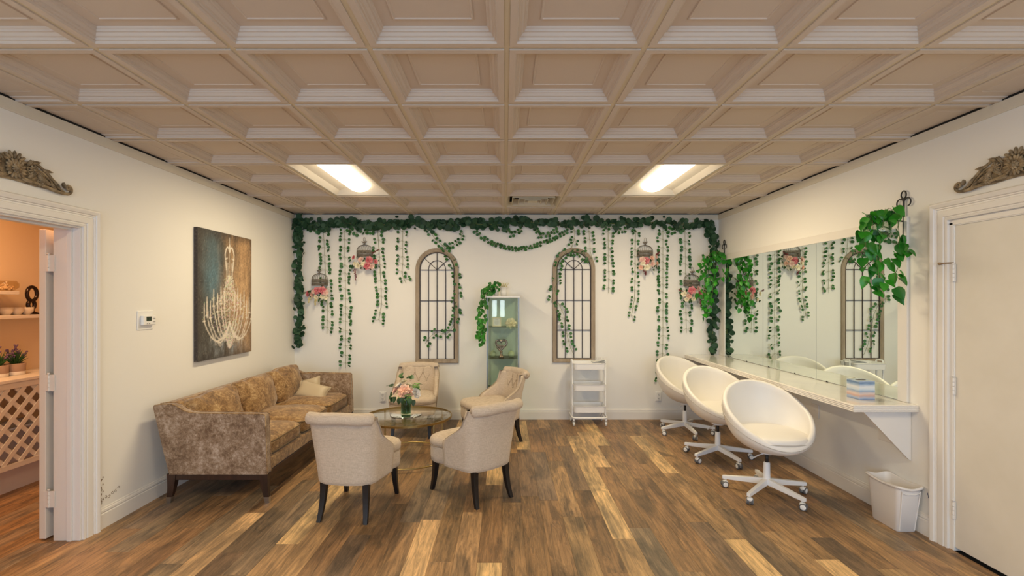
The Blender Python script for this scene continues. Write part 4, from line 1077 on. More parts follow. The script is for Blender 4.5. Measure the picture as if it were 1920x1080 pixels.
# ================================================================ SWIVEL CHAIRS
M_leather = mat('white_leatherette', (.85, .82, .785), .42, coat=.05)
M_lseam = mat('leather_seam', (.50, .46, .42), .6)
M_rub = mat('grey_rubber', (.12, .12, .13), .6)
def tub(label, base_rot):
    t = thing('swivel_tub_chair', label, 'chair', (0,0,0), 0, 'white swivel tub chairs along the counter')
    # local: faces -Y
    zb, zf, R = .850, .452, .322
    def rim(a):            # a = 0 front
        tt = ((1-math.cos(a))/2)**.88; z = zf+(zb-zf)*tt
        r = R*(1+.02*math.sin(a)**2); return Vector((r*math.sin(a), -r*math.cos(a)-.005+.0, z))
    nA, nT = 64, 16; ctr = Vector((0, .0, .358)); loops = []
    def outer(a, s_):      # s 0 bottom centre .. 1 rim
        p = rim(a); k = math.sin(s_*PI/2)**.80; z = ctr.z+(p.z-ctr.z)*(1-math.cos(s_*PI/2))**.86
        b_ = 1+.035*math.sin(PI*s_)
        return Vector((p.x*k*b_, p.y*k*b_, z))
    cols_ = [2*PI*k/nA for k in range(nA)]
    for i in range(1, nT+1): loops.append([outer(a, i/nT) for a in cols_])
    # rolled rim and inner skin
    for m in range(1, 8):
        q = PI*m/8; ring = []
        for a in cols_:
            p = rim(a); d = Vector((p.x, p.y, 0)).normalized(); c_ = p-d*.020
            ring.append(c_+d*(.020*math.cos(q))+Vector((0, 0, .022*math.sin(q))))
        loops.append(ring)
    for i in range(nT-1, 2, -1):
        ring = []
        for a in cols_:
            p = outer(a, i/nT); rp_ = rim(a); k = (Vector((p.x, p.y)).length-.040)/max(1e-4, Vector((p.x, p.y)).length)
            ring.append(Vector((p.x*k, p.y*k, max(p.z+.012, .40))))
        loops.append(ring)
    sh = MB().sweep(loops); c0 = [tuple(p) for p in loops[0]]
    sh.add(c0+[tuple(ctr)], [(i, nA, (i+1) % nA) for i in range(nA)], True)
    shell = sh.build('shell', M_leather, t, weld=True)
    def skin(f, r=.003): return [f(a) for a in cols_]
    MB().tube([outer(a, .90)*1.0+Vector((outer(a, .9).x*.006, outer(a, .9).y*.006, 0)) for a in cols_], .0028, 6, closed=True).build('seam', M_lseam, shell)
    g = MB()
    g.tube([outer(PI*.80, .2+.72*k/10)*1.0-Vector((0, 0, 0))-Vector((outer(PI*.8, .2+.72*k/10).x*.15, outer(PI*.8, .2+.72*k/10).y*.15, -.012)) for k in range(11)], .002, 5)
    # seat cushion
    def cshape(x, y, z, p):
        if z > 0: p[2] += .012*(1-x*x)*(1-y*y)
        return p
    MB().sup((0, -.050, .492), (.258, .268, .038), .5, .85, 48, 12, fn=cshape).build('seat_cushion', M_leather, t)
    pts = [(.264*math.copysign(abs(math.cos(a))**.85, math.cos(a)), -.050+.270*math.copysign(abs(math.sin(a))**.85, math.sin(a)), .484) for a in cols_]
    MB().tube(pts, .003, 6, closed=True).build('cushion_seam', M_lseam, t)
    MB().lathe([(0, .335), (.055, .335), (.055, .352), (0, .356)], 20).build('seat_plate', M_whitem, t)
    MB().lathe([(0, .24), (.014, .24), (.014, .34), (0, .34)], 16).build('gas_piston', M_black, t)
    MB().lathe([(0, .085), (.026, .085), (.027, .10), (.024, .255), (.020, .262), (0, .262)], 20).build('column', M_whitem, t)
    MB().tube([(0, 0, .335), (-.08, -.04, .332), (-.16, -.08, .315)], .0045, 6).build('height_lever', M_whitem, t)
    for k in range(5):
        a = base_rot+2*PI*k/5; Ma = RZ(a); g = MB()
        g.sweep([[(x, -w_, z0), (x, w_, z0), (x, w_, z1_), (x, -w_, z1_)] for x, w_, z0, z1_ in ((.012, .016, .085, .135), (.315, .013, .068, .096), (.325, .012, .070, .094))], smooth=False, M=Ma)
        g.add([(.325, -.012, .070), (.325, .012, .070), (.325, .012, .094), (.325, -.012, .094)], [(0, 1, 2, 3)], False, Ma)
        arm = g.build('base_arm', M_whitem, t, bevel=.002)
        ca = a*1.7+.4+k; Mc = Ma @ TR(.300, 0, 0) @ RZ(ca)
        c_ = MB(); c_.lathe([(0, .080), (.006, .080), (.006, .050), (0, .050)], 10, M=Mc)
        c_.sup((.004, 0, .042), (.020, .022, .016), .7, .6, 14, 8, M=Mc)
        cst = c_.build('castor_fork', M_white, arm)
        for s_ in (-1, 1):
            Mw = Mc @ TR(.010, s_*.014, .027) @ RX(PI/2)
            wv = MB(); wv.lathe([(.020, -.010), (.026, -.008), (.027, .008), (.020, .010)], 20, M=Mw, mi=0); wv.lathe([(0, -.0115), (.017, -.0112), (.021, -.009), (.021, .009), (.017, .0112), (0, .0115)], 20, M=Mw, mi=1)
            wv.build('castor_wheel', [M_rub, M_white], arm)
    return t
for (loc, face, base, lb) in (((2.088, 3.86, 0), 0, 3.5, 'white swivel tub chair nearest the camera at the counter'),
                              ((2.088, 4.75, 0), 10, -6, 'white swivel tub chair in the middle of the three at the counter'),
                              ((2.105, 5.66, 0), 20, -17, 'white swivel tub chair farthest from the camera, next to the back wall')):
    c_ = tub(lb, math.radians(base-face)); c_.location = loc; c_.rotation_euler = (0, 0, math.radians(face))

# ================================================================ WASTE BIN
M_bin = mat('bin_plastic', (.82, .78, .76), .35)
t = thing('waste_bin', 'white rectangular plastic waste bin on the floor by the right doorway', 'waste bin', (2.69, 3.345, 0), 0)
def binloop(hx, hy, z, dip=0, r=.035):
    pts = []
    for (sx_, sy_, a0) in ((1,1,0),(-1,1,90),(-1,-1,180),(1,-1,270)):
        for k in range(6):
            a = math.radians(a0+90*k/5); pts.append((sx_*(hx-r)+r*math.cos(a), sy_*(hy-r)+r*math.sin(a)))
        # edge samples towards next corner
        nx = {(1,1):(-1,1), (-1,1):(-1,-1), (-1,-1):(1,-1), (1,-1):(1,1)}[(sx_, sy_)]
        x0, y0 = pts[-1]; a = math.radians(a0+90); x1, y1 = nx[0]*(hx-r)+r*math.cos(a), nx[1]*(hy-r)+r*math.sin(a)
        for k in range(1, 8): pts.append((x0+(x1-x0)*k/8, y0+(y1-y0)*k/8))
    out = []
    for x, y in pts:
        d = 0
        if abs(y) > hy-.004: d = -dip*math.cos(x/hx*PI/2)**2
        if abs(x) > hx-.004: d = -dip*.8*math.cos(y/hy*PI/2)**2
        out.append((x, y, z+d))
    return out
q = .014
lps = [binloop(.062, .110, .0, 0, .02), binloop(.066, .115, .004, 0, .022), binloop(.080, .148, .285, q*.6), binloop(.082, .150, .300, q), binloop(.091, .160, .303, q), binloop(.092, .162, .309, q), binloop(.091, .160, .316, q), binloop(.082, .152, .318, q), binloop(.079, .148, .312, q), binloop(.064, .112, .008, 0, .02)]
g = MB().sweep(lps); n_ = len(lps[0]); g.add(lps[0], [tuple(range(n_))[::-1]]); g.add(lps[-1], [tuple(range(n_))]); g.build('bin_body', M_bin, t)
g = MB()
for x in (-.052, .052): g.box(x*.62-.003, x*.62+.003, -.114, -.108, .02, .03)
for s_ in (-1, 1): g.tube([(s_*.050, -.1135, .01), (s_*.060, -.1505, .285)], .004, 6)
g.tube([(-.056, -.1495, .272), (-.03, -.1485, .262), (.03, -.1485, .262), (.056, -.1495, .272)], .0035, 6)
g.build('moulded_ribs', M_bin, t)
t.location = (2.690, 3.352, 0)
# ================================================================ CARVED ORNAMENTS over the doorways
M_carv = mat('carved_weathered_wood', (.13, .095, .055), .75, noise=((.44, .33, .20), 26, 5, .38, .66), bump=(70, .5, .004))
def ornament(X, nx, yc, label):
    t = thing('carved_ornament', label, 'ornament', (X, yc, 2.21))
    B = Matrix(((0, 0, nx, 0), (1, 0, 0, 0), (0, 1, 0, 0), (0, 0, 0, 1)))      # (u along wall, v up, w out)
    bk = MB()
    def blob(c, a, mb, rot=0, e=1): mb.sup((0,0,0), a, e, e, 14, 8, M=B @ TR(*c) @ RZ(rot))
    # plaque body
    top = [(.0, .150), (.05, .150), (.08, .120), (.12, .118), (.17, .095), (.21, .070), (.25, .045), (.29, .030)]
    out = [(u, v) for u, v in top]+[(.29, .010), (.22, .008), (.14, .004), (.06, .010), (0, .012)]
    full = out+[(-u, v) for u, v in out[::-1]][1:-1]
    bk.prism([(u, v, 0) for u, v in full], (0, 0, .010), M=B); bk.build('backing', M_carv, t, bevel=.004)
    r = MB()
    for k in range(16):
        a = 2*PI*k/16; r.sup((0,0,0), (.030, .010, .009), 1, 1, 10, 6, M=B @ TR(.033*math.cos(a), .075+.030*math.sin(a), .020) @ RZ(a) @ RY(-.3))
    for k in range(9):
        a = 2*PI*k/9; r.sup((0,0,0), (.014, .007, .008), 1, 1, 8, 5, M=B @ TR(.014*math.cos(a), .075+.014*math.sin(a), .030) @ RZ(a))
    blob((0, .075, .032), (.011, .011, .012), r); r.build('rosette', M_carv, t)
    cr2 = MB()
    for k in range(7):
        a = PI*(.08+.84*k/6); cr2.sup((0,0,0), (.024, .008, .010), 1, 1, 10, 6, M=B @ TR(.052*math.cos(a), .112+.040*math.sin(a), .018) @ RZ(a))
        cr2.tube([(.03*math.cos(a), .105+.03*math.sin(a), .02), (.075*math.cos(a), .112+.055*math.sin(a), .022)], .003, 5, M=B)
    cr2.build('crest', M_carv, t)
    for s_ in (-1, 1):
        g = MB()
        def P(u, v, w_=.016): return (s_*u, v, w_)
        # main sweeping stem ending in a spiral
        sp_ = [P(.325+.032*(1-k/22)*math.cos(-PI*.5+k*.36), .036+.032*(1-k/22)*math.sin(-PI*.5+k*.36), .016+.0006*k) for k in range(20)]
        g.tube([P(.05, .035), P(.12, .024), P(.19, .014), P(.26, .004), P(.30, .002)]+sp_, [.008, .010, .011, .011, .010]+[.0095-.0002*k for k in range(20)], 8, M=B)
        g.tube([P(.09, .145), P(.14, .128), P(.19, .102), P(.235, .062), P(.275, .024), P(.305, .012)], [.006, .008, .008, .008, .007, .004], 8, M=B)
        g.tube([P(.12, .105), P(.165, .095), P(.205, .065), P(.245, .028)], [.004, .007, .006, .003], 7, M=B)
        # leaf curls
        for (u, v, a, l, wd) in ((.195, .112, -.1, .026, .008), (.30, .052, 1.9, .018, .007), (.15, .062, -.9, .035, .013), (.185, .045, -.5, .035, .012), (.225, .030, -.7, .028, .009), (.10, .060, .7, .032, .012), (.075, .025, -.2, .035, .012), (.12, .138, .4, .028, .012), (.085, .128, .9, .025, .011), (.14, .085, -.4, .03, .011), (.255, .040, -.9, .03, .007)):
            g.sup((0,0,0), (l, wd, .012), 1, 1, 12, 8, M=B @ TR(s_*u, v, .017) @ RZ(a if s_ > 0 else PI-a))
            ca, sa = math.cos(a), math.sin(a); g.tube([P(u-l*ca, v-l*sa, .026), P(u, v, .031), P(u+l*ca, v+l*sa, .024)], .0026, 5, M=B)
        for (cu, cv, R_) in ((.105, .093, .030), (.155, .030, .022), (.335, .037, .010)):
            for k in range(9):
                a = 2*PI*k/9; g.sup((0,0,0), (R_*.5, R_*.2, .008), 1, 1, 8, 5, M=B @ TR(s_*(cu)+R_*.6*math.cos(a), cv+R_*.6*math.sin(a), .021) @ RZ(a))
            blob((s_*cu, cv, .025), (R_*.28, R_*.28, .009), g)
            g.tube([(s_*cu+R_*math.cos(2*PI*k/18), cv+R_*math.sin(2*PI*k/18), .016) for k in range(15)], .004, 6, M=B)
        g.build('scroll', M_carv, t)
ornament(XL, 1, 2.69, 'carved weathered floral ornament above the open left doorway')
ornament(XR, -1, 2.62, 'carved weathered floral ornament above the closed right door')
# filigree decals in the wall corners by the casings
M_decal = mat('decal_ink', (.26, .19, .13), .7); M_decal2 = mat('decal_ink_blue', (.20, .22, .34), .7)
def decal(X, nx, y, z, m, label, sy=1):
    t = thing('scroll_decal', label, 'decal', (X, y, z)); g = MB()
    def sp_(cy, cz_, r, a0, turns, d=1):
        g.tube([(nx*.0015, sy*(cy+r*(1-.7*k/16)*math.cos(a0+d*turns*2*PI*k/16)), cz_+r*(1-.7*k/16)*math.sin(a0+d*turns*2*PI*k/16)) for k in range(17)], .0014, 4)
    for k in range(6): sp_(.016+.004*(k % 2), .02+.030*k, .014, k*1.3, .9, 1 if k % 2 else -1)
    for k in range(6): sp_(.035+.028*k, .030+.006*k+.008*(k % 2), .012, k*1.9, .9, -1 if k % 2 else 1)
    for k in range(12): g.sup((nx*.001, sy*(.012+.014*(k % 3)), .012+.016*k), (.001, .004, .007), 1, 1, 6, 4)
    g.build('scrollwork', m, t)
decal(XL, 1, 3.262, .155, M_decal, 'brown scrollwork decal low on the left wall beside the door casing')
decal(XR, -1, 3.155, .205, M_decal2, 'blue-grey scrollwork decal on the right wall behind the waste bin', .18)

# ================================================================ GARLANDS AND VINES on the back wall
M_euc = leaf_mat('eucalyptus_leaf', (.006, .040, .016), (.03, .095, .042), .6)
M_vine = leaf_mat('vine_leaf', (.012, .085, .016), (.035, .17, .035), .5)
eu = disc_leaf(.036, M_euc, .18, 10); vn = disc_leaf(.0215, M_vine, .2, 8)
def on_wall(px, py, d): return Vector(AT(px, py, YB-d))
def wall_leaf(me, par, org, p, sc, lean=.5):
    M_ = Matrix.Translation(p-org) @ Euler((PI/2+U(-lean, lean), U(-lean, lean), U(-.5, .5))).to_matrix().to_4x4() @ RZ(U(0, 6)) @ SC(sc)
    return kid(me, 'leaf', par, M_)
def garland(path, n, spread, label, extra=0):
    P_ = [on_wall(px, py, .056) for px, py in path]; org = P_[0]
    t = thing('eucalyptus_garland', label, 'garland', tuple(org), 0, 'thick eucalyptus garland pieces framing the back wall')
    MB().tube([p-org for p in P_], .006, 6).build('stem', M_stem, t)
    ln = [0]
    for a, b_ in zip(P_, P_[1:]): ln.append(ln[-1]+(b_-a).length)
    def at(s_):
        s_ *= ln[-1]
        for i in range(len(P_)-1):
            if s_ <= ln[i+1]: q = (s_-ln[i])/(ln[i+1]-ln[i]); return P_[i].lerp(P_[i+1], q), (P_[i+1]-P_[i]).normalized()
        return P_[-1], (P_[-1]-P_[-2]).normalized()
    ex = MB(); ev = [v.co.copy() for v in eu.vertices]; ef = [tuple(p.vertices) for p in eu.polygons]
    for k in range(n+extra):
        p, d = at((k % n+random.random())/n); s_ = random.gauss(0, .52)+.28*math.sin(k*.61803*9); s_ = max(-1.5, min(1.5, s_))
        side = Vector((d.z, 0, -d.x)); q = p+side*s_*spread+Vector((0, U(-.04, .010), 0)); q.x += U(-.01, .01)
        if k < n: wall_leaf(eu, t, org, q, U(.72, 1.25) if abs(s_) < 1 else U(.45, .8), .75)
        else:
            q.y = p.y+U(0, .018)
            ex.add(ev, ef, True, Matrix.Translation(q-org) @ Euler((PI/2+U(-.6, .6), U(-.6, .6), 0)).to_matrix().to_4x4() @ SC(U(.8, 1.15)))
    if extra: stuff(ex.build('back_leaves', M_euc, t))
    return t
top = [(556, 411)]+[(556+20*k+ (4 if k % 2 else 0), 420+2.5*math.sin(k*1.1)+1.5*math.sin(k*2.7)-(2 if k > 18 else 0)) for k in range(1, 38)]+[(1328, 420)]
garland(top, 300, .060, 'long eucalyptus garland running across the top of the back wall', 170)
garland([(556, 414), (560, 440), (561, 480), (561, 520), (560, 550), (563, 590), (562, 630), (559, 652)], 120, .050, 'eucalyptus garland hanging down the left corner of the back wall', 20)
garland([(1326, 417), (1336, 440), (1337, 480), (1337, 520), (1337, 560), (1336, 610), (1337, 662)], 120, .050, 'eucalyptus garland hanging down the right corner of the back wall', 20)
def vine(path, label, gap=14.3, side=9.0, both=True, d=.026, lf=1.0, ph=None):
    org = on_wall(*path[0], d); t = thing('hanging_vine', label, 'vine', tuple(org), 0, 'thin leafy vines on the back wall')
    n = len(path); P_ = [on_wall(px, py, d) for px, py in path]
    g = MB(); g.tube([p-org for p in P_], .0022, 5)
    tw = MB(); tot = 0; nxt = 4 if ph is None else ph; k = 0
    L2 = []
    for (a, b_) in zip(path, path[1:]):
        dl = math.hypot(b_[0]-a[0], b_[1]-a[1])
        while nxt < tot+dl:
            q = (nxt-tot)/dl; c = (a[0]+(b_[0]-a[0])*q, a[1]+(b_[1]-a[1])*q); nx_, ny_ = (b_[1]-a[1])/dl, -(b_[0]-a[0])/dl; tx_, ty_ = (b_[0]-a[0])/dl, (b_[1]-a[1])/dl
            for s_ in ((-1, 1) if both else ((1 if k % 2 else -1),)):
                off = U(-2.2, 2.2)+(4.5 if s_ > 0 else 0)
                w_ = side*U(.7, 1.15)*s_; sp2 = U(2.6, 3.4); base = on_wall(*c, d)-org
                for m in (-1, 1):
                    px, py = c[0]+nx_*w_+tx_*(off+m*sp2)+U(-.6, .6), c[1]+ny_*w_+ty_*(off+m*sp2)
                    p = on_wall(px, py, d+U(-.012, .012)); wall_leaf(vn, t, org, p, U(.78, 1.12)*lf, .65)
                    L2.append((base, p-org))
            nxt += gap*U(.92, 1.1)+(3 if random.random() < .25 else 0); k += 1
        tot += dl
    for a, b_ in L2: g.tube([a, a.lerp(b_, .6)+Vector((0, 0, -.004)), b_], .0011, 4)
    g.build('stem', M_stem, t); return t
vine([(606, 430), (609, 480), (611, 530), (614, 580), (613, 626)], 'leafy vine hanging just right of the lowest left birdcage')
vine([(646, 430), (647, 500), (648, 560), (648, 620), (648, 690)], 'long leafy vine reaching down to the far sofa arm')
vine([(708, 430), (711, 480), (714, 530), (715, 570), (710, 600)], 'leafy vine hanging right of the upper left birdcage')
vine([(755, 430), (754, 465), (755, 490), (753, 512), (761, 531)], 'short leafy vine left of the left arched panel', lf=.9)
vine([(806, 432), (815, 448), (833, 463), (850, 460), (863, 450), (868, 436)], 'short vine looped above the left arched panel', 15, 5)
vine([(833, 463), (846, 490), (853, 505), (857, 525), (858, 548), (852, 566), (856, 585), (853, 603), (846, 618), (836, 628), (818, 622), (806, 632), (797, 645)], 'vine climbing over the right side of the left arched panel', 15.5, 6)
vine([(889, 432), (902, 444), (924, 457), (946, 464), (965, 467), (987, 465), (1012, 458), (1041, 447), (1066, 432)], 'long vine swag sagging between the two arched panels', 12.5, 2.5)
vine([(948, 427), (957, 440), (968, 437), (980, 428)], 'short vine loop at the top centre of the wall', 13, 3.5)
vine([(1003, 427), (1012, 442), (1029, 440), (1047, 430)], 'short vine loop above and left of the right arched panel', 13, 3.5)
vine([(1076, 428), (1078, 445), (1073, 462), (1062, 472), (1050, 486), (1044, 505), (1045, 528), (1037, 550), (1034, 568)], 'vine trailing down the left frame of the right arched panel', 14.5, 7)
vine([(1046, 566), (1057, 590), (1060, 612), (1064, 632), (1069, 650), (1076, 666)], 'vine threaded through the lower bars of the right arched panel', 14, 8)
vine([(1070, 472), (1086, 474), (1098, 484), (1103, 497)], 'short vine tip across the top of the right arched panel', 14, 6)
vine([(1104, 430), (1106, 450), (1107, 472), (1111, 488)], 'short vine right above the right arched panel')
vine([(1140, 430), (1141, 480), (1142, 520), (1141, 550)], 'leafy vine hanging right of the right arched panel')
vine([(1192, 430), (1191, 470), (1191, 520), (1190, 560), (1184, 592)], 'leafy vine hanging just left of the upper right birdcage', side=6.5, lf=.85)
vine([(1243, 430), (1243, 500), (1243, 580), (1243, 640), (1242, 672), (1239, 722)], 'longest leafy vine reaching down behind the farthest swivel chair')
vine([(1284, 430), (1285, 480), (1286, 530), (1286, 580), (1287, 624)], 'leafy vine hanging behind the lower right birdcage')
vine([(1136, 424), (1160, 432), (1190, 429)], 'short vine tip below the right half of the garland', 14, 4); vine([(580, 428), (588, 434), (600, 430)], 'short vine tip under the garland at the upper left corner', 14, 4)
vine([(652, 428), (668, 436), (690, 434), (706, 428)], 'thin vine tip above the upper left birdcage', 13, 4); vine([(1248, 427), (1262, 433), (1284, 428)], 'thin vine tip above the lower right birdcage', 13, 4)

# ================================================================ BIRDCAGES WITH FLOWERS
M_cage = mat('aged_cage_metal', (.14, .12, .095), .6, .4, noise=((.30, .26, .21), 40, 4, .4, .7))
M_burg = petal_mat('burgundy_sprig', (.12, .02, .025), (.26, .06, .06)); M_yel = petal_mat('yellow_sprig', (.62, .50, .18), (.78, .68, .38))
rm = {}
def gr(m, r):
    k = (m.name, round(r, 3))
    if k not in rm:
        mb = MB(); rose(mb, r, random.Random(hash(k[1]) % 97), ((3,.3,.55),(5,.7,.8),(6,1.2,.95))); rm[k] = mb.mesh('rose', m)
    return rm[k]
clf = heart_leaf(.042, M_dleaf, .36)
def birdcage(px, pyt, pyb, flowers, tail, label, sprig):
    y = YB-.06; x, _, zb = AT(px, pyb, y); _, _, zt = AT(px, pyt, y); R = .102; H = zt-zb
    t = thing('hanging_birdcage', label, 'birdcage', (x, YB-.004, zb)); cy = -.060
    g = MB(); zc_ = H*.48
    def half(r, z, rad): g.tube([(r*math.cos(PI+PI*k/20), cy+.055-0+ r*.85*math.sin(PI+PI*k/20)*.95, z) for k in range(21)]+[(r, cy+.056, z)], rad, 5)
    for z in (0, zc_*.28, zc_): half(R, z, .0045)
    for k in range(25):
        a = PI+PI*k/24; c_, s_ = math.cos(a), math.sin(a)
        g.tube([(R*c_, cy+.055+R*.8*s_, 0), (R*c_, cy+.055+R*.8*s_, zc_)], .0028, 4)
    g.build('cage_band', M_cage, t)
    # perforated band strip
    b_ = MB()
    for k in range(24):
        a = PI+PI*(k+.5)/24; c_, s_ = math.cos(a), math.sin(a)
        b_.sup((R*1.0*c_, cy+.055+R*.8*s_, zc_*.70), (.0045, .0045, zc_*.20), 1, 1, 6, 6); b_.sup((R*c_, cy+.055+R*.8*s_, zc_*.14), (.0062, .0062, .006), 1, 1, 6, 4)
    b_.build('scroll_band', M_cage, t)
    d = MB()
    for k in range(13):
        a = PI+PI*k/12; c_, s_ = math.cos(a), math.sin(a)
        d.tube([(R*math.cos(f)*c_, cy+.055+R*.8*math.cos(f)*s_, zc_+(H-zc_)*math.sin(f)**.9) for f in [PI/2*m/9 for m in range(10)]], .0022, 4)
    d.lathe([(.012, H-.004), (.014, H+.002), (.006, H+.012), (0, H+.014)], 10, (0, cy+.055-.02, 0)); d.build('dome_wires', M_cage, t)
    bd = MB(); bz = H+.028; by = cy+.03
    bd.sup((0, by, bz), (.024, .010, .012), 1, 1, 12, 8); bd.sup((.022, by, bz+.011), (.008, .007, .008), 1, 1, 10, 6); bd.tube([(-.018, by, bz+.003), (-.036, by, bz+.014)], [.006, .002], 6); bd.tube([(.028, by, bz+.011), (.037, by, bz+.012)], [.003, .0006], 5)
    bd.tube([(0, by, H+.01), (0, by, H+.02)], .003, 5); bd.build('bird_finial', M_cage, t)
    rg = MB(); rg.tube([(.013*math.cos(2*PI*k/18), by, H+.066+.026*math.sin(2*PI*k/18)) for k in range(18)], .0022, 5, closed=True); rg.build('hanging_ring', M_cage, t)
    for (fx, fy, r, m) in flowers:
        r *= 1.15
        p = Vector(AT(fx, fy, YB-.11))-Vector((x, YB-.004, zb)); p.y += U(-.03, .02)
        dirn = Vector((p.x*1.2, -.16, p.z*.6+.05)); kid(gr(m, r), 'rose' if r > .032 else 'blossom', t, Matrix.Translation(p) @ facing(*dirn) @ TR(0, 0, -r*.3))
    xs = [f[0] for f in flowers]; ys = [f[1] for f in flowers]; mnx, mxx, mny, mxy = min(xs), max(xs), min(ys), max(ys)
    for k in range(30):
        fx, fy = U(mnx-5, mxx+5), U(mny-3, mxy+3)
        p = Vector(AT(fx, fy, YB-.08))-Vector((x, YB-.004, zb)); kid(clf, 'leaf', t, Matrix.Translation(p) @ Euler((PI/2-U(.0, .8), U(-.7, .7), U(-1.5, 1.5))).to_matrix().to_4x4() @ SC(U(.6, 1.1)))
    s2 = MB()
    for (fx, fy, tx_, ty_) in tail:
        a = Vector(AT(fx, fy, YB-.12))-Vector((x, YB-.004, zb)); e_ = Vector(AT(tx_, ty_, YB-.10))-Vector((x, YB-.004, zb))
        s2.tube([a, a.lerp(e_, .5), e_], [.004, .003, .001], 5)
        for k in range(26):
            q = k/26; p = a.lerp(e_, q); rr_ = .020*(1-q)+.003; s2.sup((p.x+U(-rr_, rr_), p.y+U(-rr_, rr_)*.6, p.z), (.0055, .005, .0065), 1, 1, 6, 4)
    if tail: s2.build('drooping_sprig', sprig, t)
P_, K_, Cc, Bl = M_pink, M_blush, M_cream, M_peach
birdcage(597, 512, 535, [(593, 545, .044, P_), (606, 544, .046, P_), (575, 551, .038, P_), (611, 549, .035, K_), (583, 553, .030, Bl), (604, 556, .034, Cc), (592, 558, .030, Cc), (611, 559, .026, Cc), (587, 547, .026, K_)], [(592, 560, 591, 573), (581, 558, 578, 568)], 'small half birdcage at lower left with deep pink roses', M_yel)
birdcage(682, 458, 481, [(675, 486, .036, K_), (692, 487, .046, P_), (663, 483, .028, P_), (706, 491, .030, P_), (670, 498, .040, Cc), (690, 499, .044, P_), (681, 495, .032, Cc), (699, 500, .034, K_), (664, 495, .028, Cc)], [(666, 505, 667, 526), (698, 475, 710, 468)], 'half birdcage at upper left with pink roses and a dark drooping sprig', M_burg)
birdcage(1211, 459, 481, [(1203, 487, .038, K_), (1213, 488, .044, P_), (1225, 484, .036, Bl), (1204, 494, .032, Cc), (1212, 502, .038, Cc), (1201, 502, .030, Bl), (1224, 495, .034, K_), (1232, 481, .026, K_), (1218, 500, .030, Cc), (1233, 494, .026, Bl)], [(1209, 507, 1211, 516), (1230, 478, 1237, 472)], 'half birdcage at upper right with coral and blush roses', M_burg)
birdcage(1299.5, 514, 536, [(1296, 544, .046, P_), (1312, 541, .034, K_), (1281, 551, .036, Cc), (1293, 556, .034, Bl), (1305, 551, .036, Cc), (1312, 550, .032, P_), (1321, 548, .032, K_), (1286, 562, .028, Cc), (1302, 561, .030, Cc), (1316, 556, .028, Cc)], [(1314, 560, 1314, 577), (1278, 546, 1273, 543)], 'half birdcage at lower right with a large pink rose and blush flowers', M_burg)

# ================================================================ HANGING POTHOS on wall brackets
M_poth = leaf_mat('pothos_leaf', (.006, .13, .008), (.045, .33, .018), .38)
M_bulb = glass('clear_pot_glass', (.85, .90, .88))
poth = [heart_leaf(.085, M_poth, .40, .16, .22), heart_leaf(.082, M_poth, .32, .25, .4)]
def bracket(y, label):
    t = thing('scroll_bracket', label, 'wall bracket', (XR, y, 2.10)); g = MB()
    x = -.012
    g.tube([(x, 0, -.10), (x, 0, .165)], .0065, 8)
    g.tube([(x, .021*math.cos(2*PI*k/20), .185+.027*math.sin(2*PI*k/20)) for k in range(20)], .0048, 6, closed=True)
    for s_ in (-1, 1): g.tube([(x, 0, .10)]+[(x, s_*(.034-.034*math.cos(a)*(1-.0*a)*(1-.035*k)), .128+.036*math.sin(a)*(1-.03*k)) for k, a in enumerate([.0+.42*m for m in range(12)])], .0045, 6)
    g.build('scroll_plate', M_black, t)
    MB().tube([(x, 0, .0), (-.08, 0, .008), (-.20, 0, .008), (-.215, 0, .02)], .0055, 8).build('arm', M_black, t)
def hanging(y, label, strands, seed, s_=1.0, dx=.03, zs=1.0):
    rr = random.Random(seed); ox = XR-.165
    t = thing('hanging_pothos', label, 'plant', (ox, y, 2.10))
    MB().lathe([(0, -.12), (.03, -.12), (.052, -.085), (.055, -.05), (.042, -.02), (.036, 0), (.039, .002), (.040, .0), (.045, -.02), (.058, -.05), (.055, -.088), (.03, -.124), (0, -.124)], 20).build('pot', M_bulb, t)
    MB().tube([(-.035, 0, -.005), (0, 0, .018), (.035, 0, -.005)], .002, 5).build('hanger', M_black, t)
    for st_ in strands:
        P3 = [Vector((p[0]+dx, p[1], p[2]*zs+.02)) for p in st_]; MB().tube(P3, .0022, 5).build('stem', M_stem, t)
        for i, (a, b_) in enumerate(zip(P3, P3[1:])):
            n = max(1, round((b_-a).length/.027))
            for k in range(n):
                p = a.lerp(b_, (k+rr.random())/n); o_ = Vector((rr.uniform(-.05, .045), rr.uniform(-.05, .05), rr.uniform(-.02, .03)))*s_
                kid(poth[rr.random() < .3], 'leaf', t, Matrix.Translation(p+o_) @ Euler((PI/2-rr.uniform(.0, 1.1), rr.uniform(-.5, .5), rr.uniform(-1.3, 1.0))).to_matrix().to_4x4() @ SC(rr.uniform(.6, 1.12)*s_))
bracket(3.365, 'black scroll bracket high on the wall near the right doorway')
bracket(6.12, 'black scroll bracket at the far end of the right wall')
N1 = [[(0,0,0),(-.05,-.02,.05),(-.10,0,.03),(-.12,.02,-.08),(-.12,.02,-.2),(-.11,.02,-.34),(-.11,.0,-.48)],
      [(0,0,0),(-.03,.02,.06),(-.07,.03,.0),(-.07,.02,-.15),(-.06,.0,-.3),(-.05,.0,-.40),(-.04,.0,-.52)],
      [(0,0,0),(.03,-.03,.04),(.06,-.03,-.04),(.07,-.03,-.14),(.06,-.03,-.24)],
      [(.06,-.03,-.2),(.08,-.03,-.3),(.05,-.02,-.38),(.045,-.02,-.50),(.07,-.02,-.53)],
      [(0,0,0),(-.02,-.04,.06),(-.05,-.05,.02),(-.06,-.04,-.10),(-.08,-.04,-.22)],
      [(0,0,0),(.0,-.02,.07),(.05,-.02,.05)], [(-.10,0,.03),(-.14,.0,.0),(-.15,.0,-.1),(-.14,0,-.2)]]
hanging(3.365, 'large bright green trailing pothos hanging near the right doorway', N1, 31)
